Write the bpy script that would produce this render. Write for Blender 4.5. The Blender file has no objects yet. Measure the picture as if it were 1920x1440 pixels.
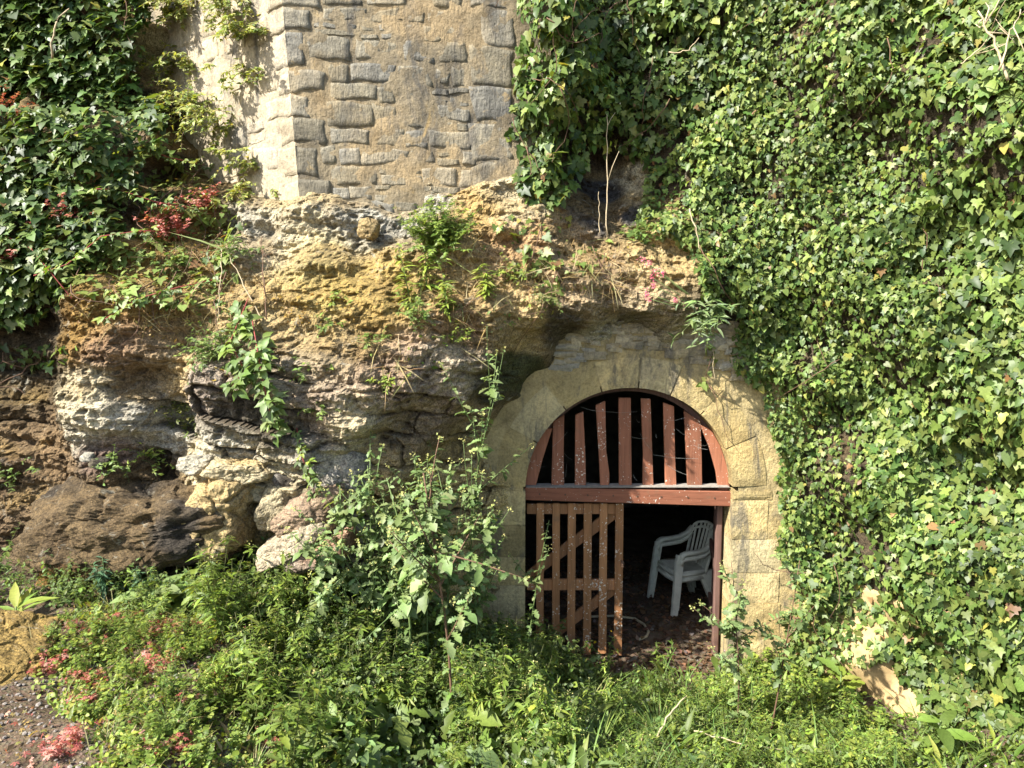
import bpy, math, random
import numpy as np
from mathutils import Vector, Matrix

random.seed(11)
rng = np.random.default_rng(11)
SC = bpy.context.scene
COL = SC.collection
R = math.radians

# ------------------------------------------------------------------ camera, sky, sun, exposure
F = 1333.0
CAM = np.array([0.0, -6.4, 3.36])
PITCH = R(6.0)
cam_d = bpy.data.cameras.new('camera')
cam_d.sensor_width = 36.0
cam_d.lens = 36.0 * F / 1920.0
cam_d.clip_start = 0.05
cam_d.clip_end = 400.0
cam = bpy.data.objects.new('camera', cam_d)
COL.objects.link(cam)
cam.location = CAM.tolist()
cam.rotation_euler = (math.pi / 2 - PITCH, 0, 0)
SC.camera = cam

SUN = np.array([-0.61, -0.40, 0.68])
SUN /= np.linalg.norm(SUN)
world = bpy.data.worlds.new('World')
SC.world = world
world.use_nodes = True
wn = world.node_tree
bg = wn.nodes['Background']
sky = wn.nodes.new('ShaderNodeTexSky')
sky.sky_type = 'NISHITA'
sky.sun_disc = False
sky.sun_elevation = math.asin(SUN[2])
sky.sun_rotation = math.atan2(SUN[0], SUN[1])
sky.air_density = 1.0
sky.dust_density = 1.5
wn.links.new(sky.outputs[0], bg.inputs[0])
bg.inputs[1].default_value = 0.115
sun_d = bpy.data.lights.new('sun', 'SUN')
sun_d.energy = 4.9
sun_d.angle = R(0.53)
sun_d.color = (1.0, 0.955, 0.88)
sun = bpy.data.objects.new('sun', sun_d)
COL.objects.link(sun)
sun.rotation_euler = Vector(SUN.tolist()).to_track_quat('Z', 'Y').to_euler()
sun.location = (-6, -6, 9)
SC.view_settings.view_transform = 'Standard'
SC.view_settings.look = 'None'
SC.view_settings.gamma = 1.0
SC.view_settings.exposure = 1.6
SC.view_settings.use_curve_mapping = False
SC.render.engine = 'CYCLES'
SC.cycles.max_bounces = 6
SC.cycles.transparent_max_bounces = 4

# ------------------------------------------------------------------ helpers
def ray(px, py):
    fx, fy = (px - 960.0) / F, (py - 720.0) / F
    c, s = math.cos(PITCH), math.sin(PITCH)
    return np.array([fx, c - fy * s, -s - fy * c])

def at(px, py, Y):
    """the point at depth Y seen at that place of the photograph"""
    d = ray(px, py)
    return CAM + d * ((Y - CAM[1]) / d[1])

def proj(P):
    P = np.asarray(P, float)
    q = P - CAM
    c, s = math.cos(PITCH), math.sin(PITCH)
    dep = q[..., 1] * c - q[..., 2] * s
    up = q[..., 1] * s + q[..., 2] * c
    dep = np.maximum(dep, 0.05)
    return 960 + F * q[..., 0] / dep, 720 - F * up / dep

def _h(ix, iy, iz, seed):
    n = (ix.astype(np.int64) * 374761393 + iy.astype(np.int64) * 668265263 + iz.astype(np.int64) * 1274126177 + seed * 974711) & 0xffffffff
    n = ((n ^ (n >> 13)) * 1274126177) & 0xffffffff
    n = ((n ^ (n >> 16)) * 668265263) & 0xffffffff
    return ((n ^ (n >> 15)) & 0xffff) / 65535.0

def vnoise(P, seed=0):
    P = np.asarray(P, float)
    i = np.floor(P)
    f = P - i
    f = f * f * (3 - 2 * f)
    i = i.astype(np.int64)
    out = 0
    for dx in (0, 1):
        wx = f[:, 0] if dx else 1 - f[:, 0]
        for dy in (0, 1):
            wy = f[:, 1] if dy else 1 - f[:, 1]
            for dz in (0, 1):
                wz = f[:, 2] if dz else 1 - f[:, 2]
                out = out + wx * wy * wz * _h(i[:, 0] + dx, i[:, 1] + dy, i[:, 2] + dz, seed)
    return out

def fbm(P, octaves=4, seed=0, gain=0.5, lac=2.03):
    P = np.asarray(P, float)
    a, s, t = 1.0, 0.0, 0.0
    for o in range(octaves):
        s = s + a * (vnoise(P, seed + o * 17) - 0.5)
        t += a
        a *= gain
        P = P * lac + 3.7
    return s / t * 2      # about -1..1

def worley(P, seed=0):
    P = np.asarray(P, float)
    i = np.floor(P).astype(np.int64)
    f1 = np.full(len(P), 9.0)
    f2 = np.full(len(P), 9.0)
    cid = np.zeros(len(P))
    for dx in (-1, 0, 1):
        for dy in (-1, 0, 1):
            for dz in (-1, 0, 1):
                c = i + np.array([dx, dy, dz])
                q = np.stack([c[:, k] + _h(c[:, 0], c[:, 1], c[:, 2], seed + 5 * k) for k in range(3)], 1)
                d = np.sqrt(((q - P) ** 2).sum(1))
                hid = _h(c[:, 0], c[:, 1], c[:, 2], seed + 91)
                near = d < f1
                f2 = np.where(near, f1, np.minimum(f2, d))
                cid = np.where(near, hid, cid)
                f1 = np.where(near, d, f1)
    return f1, f2, cid

def smooth(a, b, x):
    t = np.clip((x - a) / (b - a), 0, 1)
    return t * t * (3 - 2 * t)

def in_poly(poly, x, y):
    x = np.asarray(x, float); y = np.asarray(y, float)
    r = np.zeros(x.shape, bool)
    n = len(poly)
    for i in range(n):
        x1, y1 = poly[i]; x2, y2 = poly[(i + 1) % n]
        if y1 == y2: continue
        c = (y1 > y) != (y2 > y)
        r ^= c & (x < (x2 - x1) * (y - y1) / (y2 - y1) + x1)
    return r

def mesh_np(name, V, Fc, mat=None, col=None, smooth_shade=True, parent=None, link=True):
    """ONE mesh object from arrays; Fc has one face per row"""
    V = np.asarray(V, np.float32); Fc = np.asarray(Fc, np.int32)
    me = bpy.data.meshes.new(name)
    k = Fc.shape[1]
    me.vertices.add(len(V)); me.vertices.foreach_set('co', V.ravel())
    me.loops.add(Fc.size); me.loops.foreach_set('vertex_index', Fc.ravel())
    me.polygons.add(len(Fc))
    me.polygons.foreach_set('loop_start', np.arange(0, Fc.size, k, dtype=np.int32))
    me.polygons.foreach_set('loop_total', np.full(len(Fc), k, np.int32))
    me.polygons.foreach_set('use_smooth', np.full(len(Fc), smooth_shade, bool))
    me.update(calc_edges=True)
    if col is not None:
        a = me.color_attributes.new('Col', 'FLOAT_COLOR', 'POINT')
        c4 = np.ones((len(V), 4), np.float32); c4[:, :3] = col
        a.data.foreach_set('color', c4.ravel())
    if mat: me.materials.append(mat)
    return obj(name, me, parent) if link else me

def obj(name, me, parent=None):
    o = bpy.data.objects.new(name, me)
    COL.objects.link(o)
    if parent: o.parent = parent
    return o

def thing(name, label, cat, loc=(0, 0, 0), rotz=0.0, group=None, kind=None):
    o = bpy.data.objects.new(name, None)
    COL.objects.link(o)
    o.location = [float(v) for v in loc]
    o.rotation_euler = (0, 0, rotz)
    o.empty_display_size = 0.1
    return tag(o, label, cat, group, kind)

def tag(o, label, cat, group=None, kind=None):
    if label: o['label'] = label
    if cat: o['category'] = cat
    if group: o['group'] = group
    if kind: o['kind'] = kind
    return o

def structure(o, label=None):
    o['kind'] = 'structure'
    if label: o['label'] = label
    return o

class MB:
    """collects boxes, slabs and tubes into one mesh"""
    def __init__(s): s.v = []; s.f = []
    def add(s, v, f):
        b = len(s.v); s.v += [tuple(map(float, p)) for p in v]; s.f += [tuple(i + b for i in q) for q in f]
    def prism(s, poly, y0, y1):
        """polygon in x,z run from y0 to y1"""
        n = len(poly)
        v = [(x, y0, z) for x, z in poly] + [(x, y1, z) for x, z in poly]
        f = [tuple(range(n)), tuple(range(2 * n - 1, n - 1, -1))]
        f += [(i, i + n, (i + 1) % n + n, (i + 1) % n) for i in range(n)]
        s.add(v, f)
    def box(s, a, b):
        s.prism([(a[0], a[2]), (b[0], a[2]), (b[0], b[2]), (a[0], b[2])], a[1], b[1])
    def tube(s, pts, rad, n=6, flat=1.0):
        pts = [np.array(p, float) for p in pts]
        if not hasattr(rad, '__len__'): rad = [rad] * len(pts)
        v = []; f = []
        for i, p in enumerate(pts):
            t = pts[min(i + 1, len(pts) - 1)] - pts[max(i - 1, 0)]
            t /= np.linalg.norm(t) + 1e-9
            a = np.cross(t, (0.31, 0.17, 0.93)) if abs(t[2]) < 0.9 else np.cross(t, (1, 0.05, 0))
            a /= np.linalg.norm(a); b = np.cross(t, a)
            for k in range(n):
                an = 2 * math.pi * k / n
                v.append(p + rad[i] * (math.cos(an) * a + flat * math.sin(an) * b))
        for i in range(len(pts) - 1):
            for k in range(n):
                f.append((i * n + k, i * n + (k + 1) % n, (i + 1) * n + (k + 1) % n, (i + 1) * n + k))
        f.append(tuple(range(n - 1, -1, -1))); f.append(tuple(range((len(pts) - 1) * n, len(pts) * n)))
        s.add(v, f)
    def mesh(s, name, mat, smooth_shade=False, bevel=0.0):
        me = bpy.data.meshes.new(name)
        me.from_pydata(s.v, [], s.f)
        import bmesh
        bm = bmesh.new(); bm.from_mesh(me)
        bmesh.ops.recalc_face_normals(bm, faces=bm.faces)
        if bevel:
            bmesh.ops.bevel(bm, geom=list(bm.edges), offset=bevel, segments=1, affect='EDGES')
        bm.to_mesh(me); bm.free()
        for p in me.polygons: p.use_smooth = smooth_shade
        me.materials.append(mat)
        return me
    def build(s, name, mat, parent=None, smooth_shade=False, bevel=0.0):
        return obj(name, s.mesh(name, mat, smooth_shade, bevel), parent)

# ------------------------------------------------------------------ materials
def new_mat(name):
    m = bpy.data.materials.new(name); m.use_nodes = True
    nt = m.node_tree
    return m, nt, nt.nodes['Principled BSDF'], nt.nodes['Material Output']

def nd(nt, t, **kw):
    n = nt.nodes.new(t)
    for k, v in kw.items(): setattr(n, k, v)
    return n

def noise_node(nt, scale, detail=4, rough=0.55, vec=None, dist=0.0):
    n = nd(nt, 'ShaderNodeTexNoise')
    n.inputs['Scale'].default_value = scale; n.inputs['Detail'].default_value = detail
    n.inputs['Roughness'].default_value = rough; n.inputs['Distortion'].default_value = dist
    if vec is not None: nt.links.new(vec, n.inputs['Vector'])
    return n

def ramp(nt, fac, stops):
    r = nd(nt, 'ShaderNodeValToRGB')
    e = r.color_ramp.elements
    while len(e) < len(stops): e.new(0.5)
    for i, (p, c) in enumerate(stops):
        e[i].position = p; e[i].color = (*c, 1) if len(c) == 3 else c
    nt.links.new(fac, r.inputs[0])
    return r.outputs[0]

def mix(nt, fac, a, b, mode='MIX'):
    m = nd(nt, 'ShaderNodeMix', data_type='RGBA', blend_type=mode)
    for sock, val in ((m.inputs[0], fac), (m.inputs[6], a), (m.inputs[7], b)):
        if isinstance(val, (int, float)): sock.default_value = val
        elif isinstance(val, tuple): sock.default_value = (*val, 1)
        else: nt.links.new(val, sock)
    return m.outputs[2]

def geo_pos(nt):
    return nd(nt, 'ShaderNodeNewGeometry').outputs['Position']

def stretch(nt, vec, s, rot=(0, 0, 0)):
    m = nd(nt, 'ShaderNodeMapping')
    m.inputs['Scale'].default_value = s; m.inputs['Rotation'].default_value = rot
    nt.links.new(vec, m.inputs['Vector'])
    return m.outputs[0]

def bump(nt, bsdf, height, strength, dist=0.02, prev=None):
    b = nd(nt, 'ShaderNodeBump')
    b.inputs['Strength'].default_value = strength; b.inputs['Distance'].default_value = dist
    nt.links.new(height, b.inputs['Height'])
    if prev is not None: nt.links.new(prev, b.inputs['Normal'])
    nt.links.new(b.outputs[0], bsdf.inputs['Normal'])
    return b.outputs[0]

def rock_material():
    m, nt, b, out = new_mat('rock')
    p = geo_pos(nt)
    base = nd(nt, 'ShaderNodeAttribute', attribute_name='Col').outputs['Color']
    n1 = noise_node(nt, 2.2, 6, 0.62, p, 0.4)
    v1 = ramp(nt, n1.outputs[0], [(0.3, (0.55, 0.5, 0.45)), (0.5, (1, 1, 1)), (0.72, (1.35, 1.3, 1.2))])
    c = mix(nt, 0.85, base, v1, 'MULTIPLY')
    n2 = noise_node(nt, 17, 5, 0.7, p)
    c = mix(nt, 0.75, c, ramp(nt, n2.outputs[0], [(0.33, (0.45, 0.42, 0.4)), (0.5, (1, 1, 1)), (0.7, (1.3, 1.26, 1.15))]), 'MULTIPLY')
    n3 = noise_node(nt, 70, 3, 0.7, p)
    c = mix(nt, 0.85, c, ramp(nt, n3.outputs[0], [(0.36, (0.4, 0.4, 0.4)), (0.52, (1.1, 1.1, 1.1)), (0.7, (1.7, 1.65, 1.5))]), 'MULTIPLY')
    li = noise_node(nt, 6, 5, 0.75, p, 0.8)          # pale lichen spots
    lf = ramp(nt, li.outputs[0], [(0.6, (0, 0, 0)), (0.68, (0.55, 0.55, 0.55))])
    c = mix(nt, lf, c, (0.40, 0.38, 0.30))
    st = noise_node(nt, 1.0, 6, 0.7, stretch(nt, p, (3.0, 3.0, 1.2)), 0.6)
    sf = ramp(nt, st.outputs[0], [(0.6, (0, 0, 0)), (0.68, (0.6, 0.6, 0.6))])
    c = mix(nt, sf, c, (0.075, 0.062, 0.045))
    nt.links.new(c, b.inputs['Base Color'])
    b.inputs['Roughness'].default_value = 0.95
    b.inputs['Specular IOR Level'].default_value = 0.2
    h1 = noise_node(nt, 24, 6, 0.65, stretch(nt, p, (1, 1, 1.8)))
    h2 = noise_node(nt, 90, 4, 0.7, p)
    q = bump(nt, b, h1.outputs[0], 0.8, 0.04)
    bump(nt, b, h2.outputs[0], 1.0, 0.014, q)
    return m

def stone_material(name, tint, chisel=1.0, sat=1.0, spread=0.25, grey=(0.27, 0.26, 0.23), spread_k=0.0):
    m, nt, b, out = new_mat(name)
    p = geo_pos(nt)
    oi = nd(nt, 'ShaderNodeObjectInfo')
    rc = ramp(nt, oi.outputs['Random'], [(0.0, tuple(t * (1 - spread) for t in tint)), (0.35, tint), (0.6, grey), (0.8, tuple(min(t * (1 + spread), 1) for t in tint)), (1.0, tuple(0.6 * t + 0.4 * g for t, g in zip(tint, grey)))])
    c = mix(nt, 0.75, tint, rc)
    n1 = noise_node(nt, 5, 6, 0.65, p, 0.5)
    c = mix(nt, 0.8, c, ramp(nt, n1.outputs[0], [(0.3, (0.55, 0.53, 0.5)), (0.5, (1, 1, 1)), (0.7, (1.25, 1.22, 1.15))]), 'MULTIPLY')
    n2 = noise_node(nt, 40, 4, 0.7, p)
    c = mix(nt, 0.6, c, ramp(nt, n2.outputs[0], [(0.35, (0.55, 0.55, 0.55)), (0.52, (1, 1, 1)), (0.75, (1.35, 1.3, 1.2))]), 'MULTIPLY')
    st = noise_node(nt, 1.6, 5, 0.7, stretch(nt, p, (2.5, 2.5, 0.8)), 0.5)
    c = mix(nt, ramp(nt, st.outputs[0], [(0.52, (0, 0, 0)), (0.64, (0.75, 0.75, 0.75))]), c, (0.085, 0.083, 0.078))
    bs = noise_node(nt, 1.3, 4, 0.6, p, 0.3)
    c = mix(nt, 0.9 * spread_k, c, ramp(nt, bs.outputs[0], [(0.36, (0.5, 0.51, 0.53)), (0.5, (0.95, 0.95, 0.93)), (0.62, (1.2, 1.1, 0.94))]), 'MULTIPLY')
    lc = noise_node(nt, 3.0, 5, 0.75, p, 0.9)
    c = mix(nt, ramp(nt, lc.outputs[0], [(0.62, (0, 0, 0)), (0.7, (0.5, 0.5, 0.5))]), c, (0.40, 0.27, 0.10))
    nt.links.new(c, b.inputs['Base Color'])
    b.inputs['Roughness'].default_value = 0.95
    b.inputs['Specular IOR Level'].default_value = 0.15
    ch = noise_node(nt, 1.0, 4, 0.6, stretch(nt, p, (46, 46, 9), (0, R(12), 0)), 0.3)
    q = bump(nt, b, ch.outputs[0], 0.75 * chisel, 0.02)
    h = noise_node(nt, 32, 6, 0.7, p)
    bump(nt, b, h.outputs[0], 0.8, 0.022, q)
    return m

def leaf_material(name, attr=True, rough=0.5, transl=0.35, spec=0.35):
    m, nt, b, out = new_mat(name)
    if attr: c = nd(nt, 'ShaderNodeAttribute', attribute_name='Col').outputs['Color']
    else: c = nd(nt, 'ShaderNodeObjectInfo').outputs['Color']
    n = noise_node(nt, 60, 2, 0.6, geo_pos(nt))
    c = mix(nt, 0.5, c, ramp(nt, n.outputs[0], [(0.3, (0.7, 0.7, 0.7)), (0.7, (1.25, 1.25, 1.2))]), 'MULTIPLY')
    nt.links.new(c, b.inputs['Base Color'])
    b.inputs['Roughness'].default_value = rough
    b.inputs['Specular IOR Level'].default_value = spec
    t = nd(nt, 'ShaderNodeBsdfTranslucent')
    tc = mix(nt, 1.0, c, (1.5, 1.35, 0.55), 'MULTIPLY')
    nt.links.new(tc, t.inputs[0])
    ms = nd(nt, 'ShaderNodeMixShader'); ms.inputs[0].default_value = transl
    nt.links.new(b.outputs[0], ms.inputs[1]); nt.links.new(t.outputs[0], ms.inputs[2])
    nt.links.new(ms.outputs[0], out.inputs[0])
    return m

def plain(name, colr, rough=0.7, noise=0.35, scale=30, bumps=0.3, spec=0.3):
    m, nt, b, out = new_mat(name)
    p = geo_pos(nt)
    n = noise_node(nt, scale, 5, 0.65, p)
    c = mix(nt, noise * 2, colr, ramp(nt, n.outputs[0], [(0.3, (0.5, 0.5, 0.5)), (0.5, (1, 1, 1)), (0.72, (1.4, 1.4, 1.4))]), 'MULTIPLY')
    nt.links.new(c, b.inputs['Base Color'])
    b.inputs['Roughness'].default_value = rough
    b.inputs['Specular IOR Level'].default_value = spec
    if bumps: bump(nt, b, n.outputs[0], bumps, 0.01)
    return m

def wood_material(name, colr, lichen=0.66, grain=(40, 40, 3)):
    m, nt, b, out = new_mat(name)
    p = geo_pos(nt)
    oi = nd(nt, 'ShaderNodeObjectInfo')
    g = noise_node(nt, 1.0, 5, 0.65, stretch(nt, p, grain), 0.4)
    c = mix(nt, 0.8, colr, ramp(nt, g.outputs[0], [(0.3, (0.6, 0.6, 0.6)), (0.5, (1, 1, 1)), (0.7, (1.25, 1.25, 1.25))]), 'MULTIPLY')
    hs = nd(nt, 'ShaderNodeHueSaturation')
    mr = nd(nt, 'ShaderNodeMapRange'); mr.inputs[3].default_value = 0.78; mr.inputs[4].default_value = 1.2
    nt.links.new(oi.outputs['Random'], mr.inputs[0]); nt.links.new(mr.outputs[0], hs.inputs['Value']); nt.links.new(c, hs.inputs['Color'])
    c = hs.outputs[0]
    w = noise_node(nt, 6, 5, 0.7, p)               # worn paint
    c = mix(nt, ramp(nt, w.outputs[0], [(0.58, (0, 0, 0)), (0.72, (0.6, 0.6, 0.6))]), c, (0.16, 0.10, 0.06))
    sp = noise_node(nt, 55, 2, 0.5, p)             # white lichen specks, clustered
    cl = noise_node(nt, 4.5, 3, 0.6, p)
    ad = nd(nt, 'ShaderNodeMath', operation='MULTIPLY_ADD')
    nt.links.new(cl.outputs[0], ad.inputs[0]); ad.inputs[1].default_value = 0.55; nt.links.new(sp.outputs[0], ad.inputs[2])
    c = mix(nt, ramp(nt, ad.outputs[0], [(lichen + 0.32, (0, 0, 0)), (lichen + 0.35, (0.9, 0.9, 0.9))]) if lichen + 0.35 < 1 else 0.0, c, (0.62, 0.58, 0.48))
    nt.links.new(c, b.inputs['Base Color'])
    b.inputs['Roughness'].default_value = 0.75
    b.inputs['Specular IOR Level'].default_value = 0.25
    bump(nt, b, g.outputs[0], 0.5, 0.006)
    return m

def ground_material():
    m, nt, b, out = new_mat('ground')
    p = geo_pos(nt)
    n = noise_node(nt, 3, 6, 0.65, p)
    c = ramp(nt, n.outputs[0], [(0.3, (0.06, 0.042, 0.026)), (0.5, (0.13, 0.098, 0.065)), (0.7, (0.20, 0.165, 0.12))])
    v = nd(nt, 'ShaderNodeTexVoronoi'); v.inputs['Scale'].default_value = 55
    nt.links.new(p, v.inputs['Vector'])
    c = mix(nt, 0.6, c, mix(nt, 0.7, v.outputs['Color'], (0.9, 0.85, 0.8)), 'MULTIPLY')
    nt.links.new(c, b.inputs['Base Color'])
    b.inputs['Roughness'].default_value = 1.0
    b.inputs['Specular IOR Level'].default_value = 0.1
    q = bump(nt, b, v.outputs['Distance'], 0.6, 0.015)
    h = noise_node(nt, 20, 6, 0.7, p)
    bump(nt, b, h.outputs[0], 0.8, 0.03, q)
    return m

M = {}
M['rock'] = rock_material()
M['ground'] = ground_material()
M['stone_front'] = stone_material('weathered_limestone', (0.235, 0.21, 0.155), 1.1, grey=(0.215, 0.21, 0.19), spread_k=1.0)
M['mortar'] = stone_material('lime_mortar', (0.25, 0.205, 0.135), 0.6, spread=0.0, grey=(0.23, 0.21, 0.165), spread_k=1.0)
M['arch_stone'] = stone_material('yellow_sandstone', (0.43, 0.335, 0.16), 0.7, spread=0.34, grey=(0.44, 0.40, 0.28), spread_k=0.5)
M['arch_plaster'] = stone_material('yellow_render', (0.41, 0.325, 0.165), 0.5, spread=0.0, grey=(0.44, 0.37, 0.2), spread_k=0.6)
M['stone_side'] = stone_material('sunlit_cream_limestone', (0.37, 0.315, 0.22), 0.8, spread=0.18, grey=(0.36, 0.32, 0.25))  # left face: sun's brightness put into the colour, beside less grey lichen
M['mortar_side'] = stone_material('sunlit_lime_mortar', (0.37, 0.31, 0.215), 0.5, spread=0.0, grey=(0.36, 0.31, 0.23))  # left-face mortar, its colour lightened for the sun as well
M['rubble'] = stone_material('cream_rubble', (0.38, 0.32, 0.21), 0.6, spread=0.3, grey=(0.30, 0.29, 0.25))
M['yellow_plaster'] = plain('yellow_plaster', (0.37, 0.265, 0.13), 0.9, 0.45, 7, 0.6, 0.1)
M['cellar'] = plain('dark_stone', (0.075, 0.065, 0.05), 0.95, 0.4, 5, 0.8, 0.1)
M['red_wood'] = wood_material('red_brown_painted_wood', (0.25, 0.10, 0.055), 0.64)
M['red_wood_across'] = wood_material('red_brown_painted_beam', (0.25, 0.095, 0.052), 0.645, (3, 40, 40))
M['brown_wood'] = wood_material('orange_brown_wood', (0.31, 0.145, 0.06), 0.63)
M['dark_wood'] = wood_material('dark_wood', (0.13, 0.075, 0.06), 0.66)
M['grey_timber'] = wood_material('weathered_grey_timber', (0.36, 0.33, 0.28), 0.70)
M['dust'] = plain('pale_dust', (0.24, 0.22, 0.19), 1.0, 0.3, 25, 0.3, 0.05)
M['grey_plastic'] = plain('weathered_white_plastic', (0.56, 0.57, 0.47), 0.5, 0.2, 12, 0.1, 0.4)
M['hose'] = plain('pale_hose_rubber', (0.42, 0.36, 0.22), 0.6, 0.2, 20, 0)
M['iron'] = plain('rusty_iron', (0.09, 0.05, 0.03), 0.8, 0.4, 60, 0.4)
M['leaf'] = leaf_material('leaf')
M['leaf_glossy'] = leaf_material('ivy_leaf', True, 0.45, 0.30, 0.30)
M['leaf_single'] = leaf_material('single_leaf', False)
M['ivy_single'] = leaf_material('single_ivy_leaf', False, 0.45, 0.30, 0.30)
M['petal'] = leaf_material('petal', True, 0.7, 0.3, 0.2)
M['stem_green'] = plain('green_stem', (0.11, 0.16, 0.05), 0.6, 0.3, 30, 0)
M['stem_brown'] = plain('brown_stem', (0.13, 0.075, 0.045), 0.8, 0.3, 30, 0.2)
M['stem_pale'] = plain('dry_stem', (0.40, 0.32, 0.20), 0.8, 0.3, 30, 0)
M['stem_red'] = plain('red_stem', (0.28, 0.06, 0.05), 0.7, 0.3, 30, 0)
M['moss'] = plain('orange_moss', (0.20, 0.12, 0.03), 1.0, 0.45, 40, 1.0, 0.05)
M['gravel'] = plain('gravel', (0.19, 0.165, 0.14), 0.9, 0.3, 25, 0.3)
M['web'] = plain('spider_silk', (0.3, 0.3, 0.27), 0.6, 0.1, 5, 0)

# ------------------------------------------------------------------ the rock face: Y (depth) as a function of x and z
RC = [(-300,0,.5),(0,0,.5),(150,100,.5),(270,60,.6),(270,180,.55),(0,190,.45),(-300,190,.45),
 (0,212,.35),(150,215,.35),(280,222,.3),(-300,212,.35),(0,250,-.15),(150,256,-.2),(270,262,-.05),(-300,255,-.2),
 (0,350,-.4),(120,380,-.4),(230,360,-.25),(0,480,-.55),(120,500,-.6),(-300,450,-.5),(285,330,.28),(330,340,.5),(300,380,.0),
 (350,150,1.1),(450,150,1.0),(330,40,1.1),(450,20,1.0),(380,260,.8),(540,200,.35),(700,200,.45),(900,200,.55),(420,300,.6),(540,330,.3),(700,330,.3),
 (420,425,-.05),(490,425,-.3),(565,432,-.5),(620,435,-.46),(700,415,-.36),(700,440,-.42),(760,425,-.34),(760,375,.05),(820,385,-.22),(860,340,.12),(940,305,.2),(865,378,-.2),(955,348,-.12),(900,390,-.3),(840,430,-.46),
 (300,420,-.35),(240,480,-.6),(350,500,-.58),(450,500,-.62),(600,500,-.72),(740,490,-.66),(860,470,-.56),(950,430,-.35),(1000,480,-.45),
 (1100,430,-.08),(1140,370,.45),(1130,300,.6),(1185,400,.15),(1250,450,-.05),(1200,500,-.3),(1080,540,-.5),
 (160,570,-1.0),(250,580,-1.0),(350,590,-.9),(450,610,-.95),(600,590,-.92),(700,600,-.95),(800,620,-.95),(900,620,-.76),(1000,590,-.6),(1060,575,-.5),(1200,560,-.36),(1300,550,-.3),
 (50,600,-.42),(60,700,-.48),(60,800,-.58),(100,870,-.7),(0,880,-.75),(-200,800,-.65),(-300,650,-.45),
 (200,660,-1.05),(280,650,-1.0),(170,780,-1.08),(260,770,-1.0),(310,720,-.72),(332,760,-.7),(335,850,-.72),(200,850,-.92),
 (400,725,-1.18),(470,715,-1.16),(600,700,-1.12),(680,720,-1.12),(540,770,-1.1),(440,775,-1.08),(440,830,-1.0),(560,850,-1.02),(650,790,-1.15),(740,720,-1.05),(840,690,-.85),(900,670,-.74),(860,740,-.72),
 (905,765,-.3),(965,690,-.26),(1020,642,-.22),(955,775,.17),(1005,722,.17),(1070,668,.15),(1060,645,.14),(1180,622,.13),(1320,632,.13),(885,820,-.15),(925,830,.17),(855,860,-.3),(800,800,-.7),(740,850,-.78),(700,900,-.85),(620,920,-.98),(560,950,-.95),(640,1000,-.95),(450,920,-.95),(400,900,-.95),(800,950,-.35),(800,1050,-.35),(100,980,-.8),(0,1000,-.85),(300,1000,-.8),(500,1040,-.75),(700,1100,-.5),
 (950,850,.18),(950,1000,.18),(950,1200,.18),(1180,700,.18),(1180,900,.18),(1180,1150,.18),(1400,750,.18),(1420,900,.18),(1440,1100,.18),(1440,1250,.18),
 (1400,500,-.12),(1450,650,.02),(1480,800,.06),(1500,1000,.04),(1500,1150,.02),(1500,1300,.0),
 (1550,700,-.25),(1550,1100,-.15),(1550,300,-.28),(1550,1280,-.15),(1650,100,-.6),(1650,500,-.55),(1650,900,-.5),(1650,1250,-.42),(1750,100,-.9),(1750,600,-.82),(1750,1100,-.75),(1750,1350,-.7),
 (1850,100,-1.15),(1850,600,-1.05),(1850,1100,-1.0),(1850,1400,-.95),(1930,100,-1.4),(1930,600,-1.3),(1930,1100,-1.25),(1930,1450,-1.2),(2150,100,-2.0),(2150,700,-1.9),(2150,1300,-1.8),(2500,700,-2.6),(2500,100,-2.7),(2500,1300,-2.5),
 (1300,200,.22),(1400,200,.0),(1250,80,.4),(1200,0,.5),(1400,0,0),(1330,350,.05),(1230,330,.3),(1060,200,.7),(1060,50,.7)]
RCW = np.array([at(*c) for c in RC])

def shepard(Q, pts, vals, eps=0.012, power=2.0):
    out = np.zeros(len(Q))
    for a in range(0, len(Q), 40000):
        q = Q[a:a + 40000]
        d = ((q[:, None, :] - pts[None]) ** 2).sum(2)
        w = 1.0 / (d + eps) ** power
        out[a:a + 40000] = (w * vals).sum(1) / w.sum(1)
    return out

GX = np.concatenate([np.arange(-7.0, -4.6, 0.05), np.arange(-4.6, 1.7, 0.0115), np.arange(1.7, 7.01, 0.045)])
GZ = np.concatenate([np.arange(-0.7, 0.9, 0.04), np.arange(0.9, 4.6, 0.0115), np.arange(4.6, 7.6, 0.05)])
gx, gz = np.meshgrid(GX, GZ)
Q = np.stack([gx.ravel(), gz.ravel()], 1)
Y0 = shepard(Q, RCW[:, [0, 2]], RCW[:, 1])
P3 = np.stack([Q[:, 0], Y0, Q[:, 1]], 1)
gpx, gpy = proj(P3)
smoothness = np.maximum(smooth(1330, 1480, gpx) * 0.75, smooth(1480, 1540, gpx) * smooth(1080, 1150, gpy) * .97)                       # the ivied wall on the right is flatter
inarch = smooth(900, 1000, gpx) * smooth(1530, 1430, gpx) * smooth(600, 680, gpy)
amp = (1 - smoothness) * (1 - 0.65 * inarch)
tilt = P3 @ np.array([[1, 0, 0.16], [0, 1, 0], [-0.16, 0, 1]])
big = fbm(tilt * [1.1, 1.1, 2.2], 4, 3)
strata = fbm(tilt * [1.3, 1.3, 9.0], 4, 21)
rid = 1 - np.abs(fbm(tilt * [2.2, 2.2, 3.6], 4, 33)) * 2
f1, f2, cid = worley((tilt + 0.12 * np.stack([fbm(tilt * 3, 2, 5), fbm(tilt * 3, 2, 6), fbm(tilt * 3, 2, 7)], 1)) * [1.25, 0.8, 2.6], 4)
crack = smooth(0.0, 0.05, f2 - f1 + 0.10 * np.maximum(0, fbm(P3 * 2.0, 3, 44)))
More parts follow.
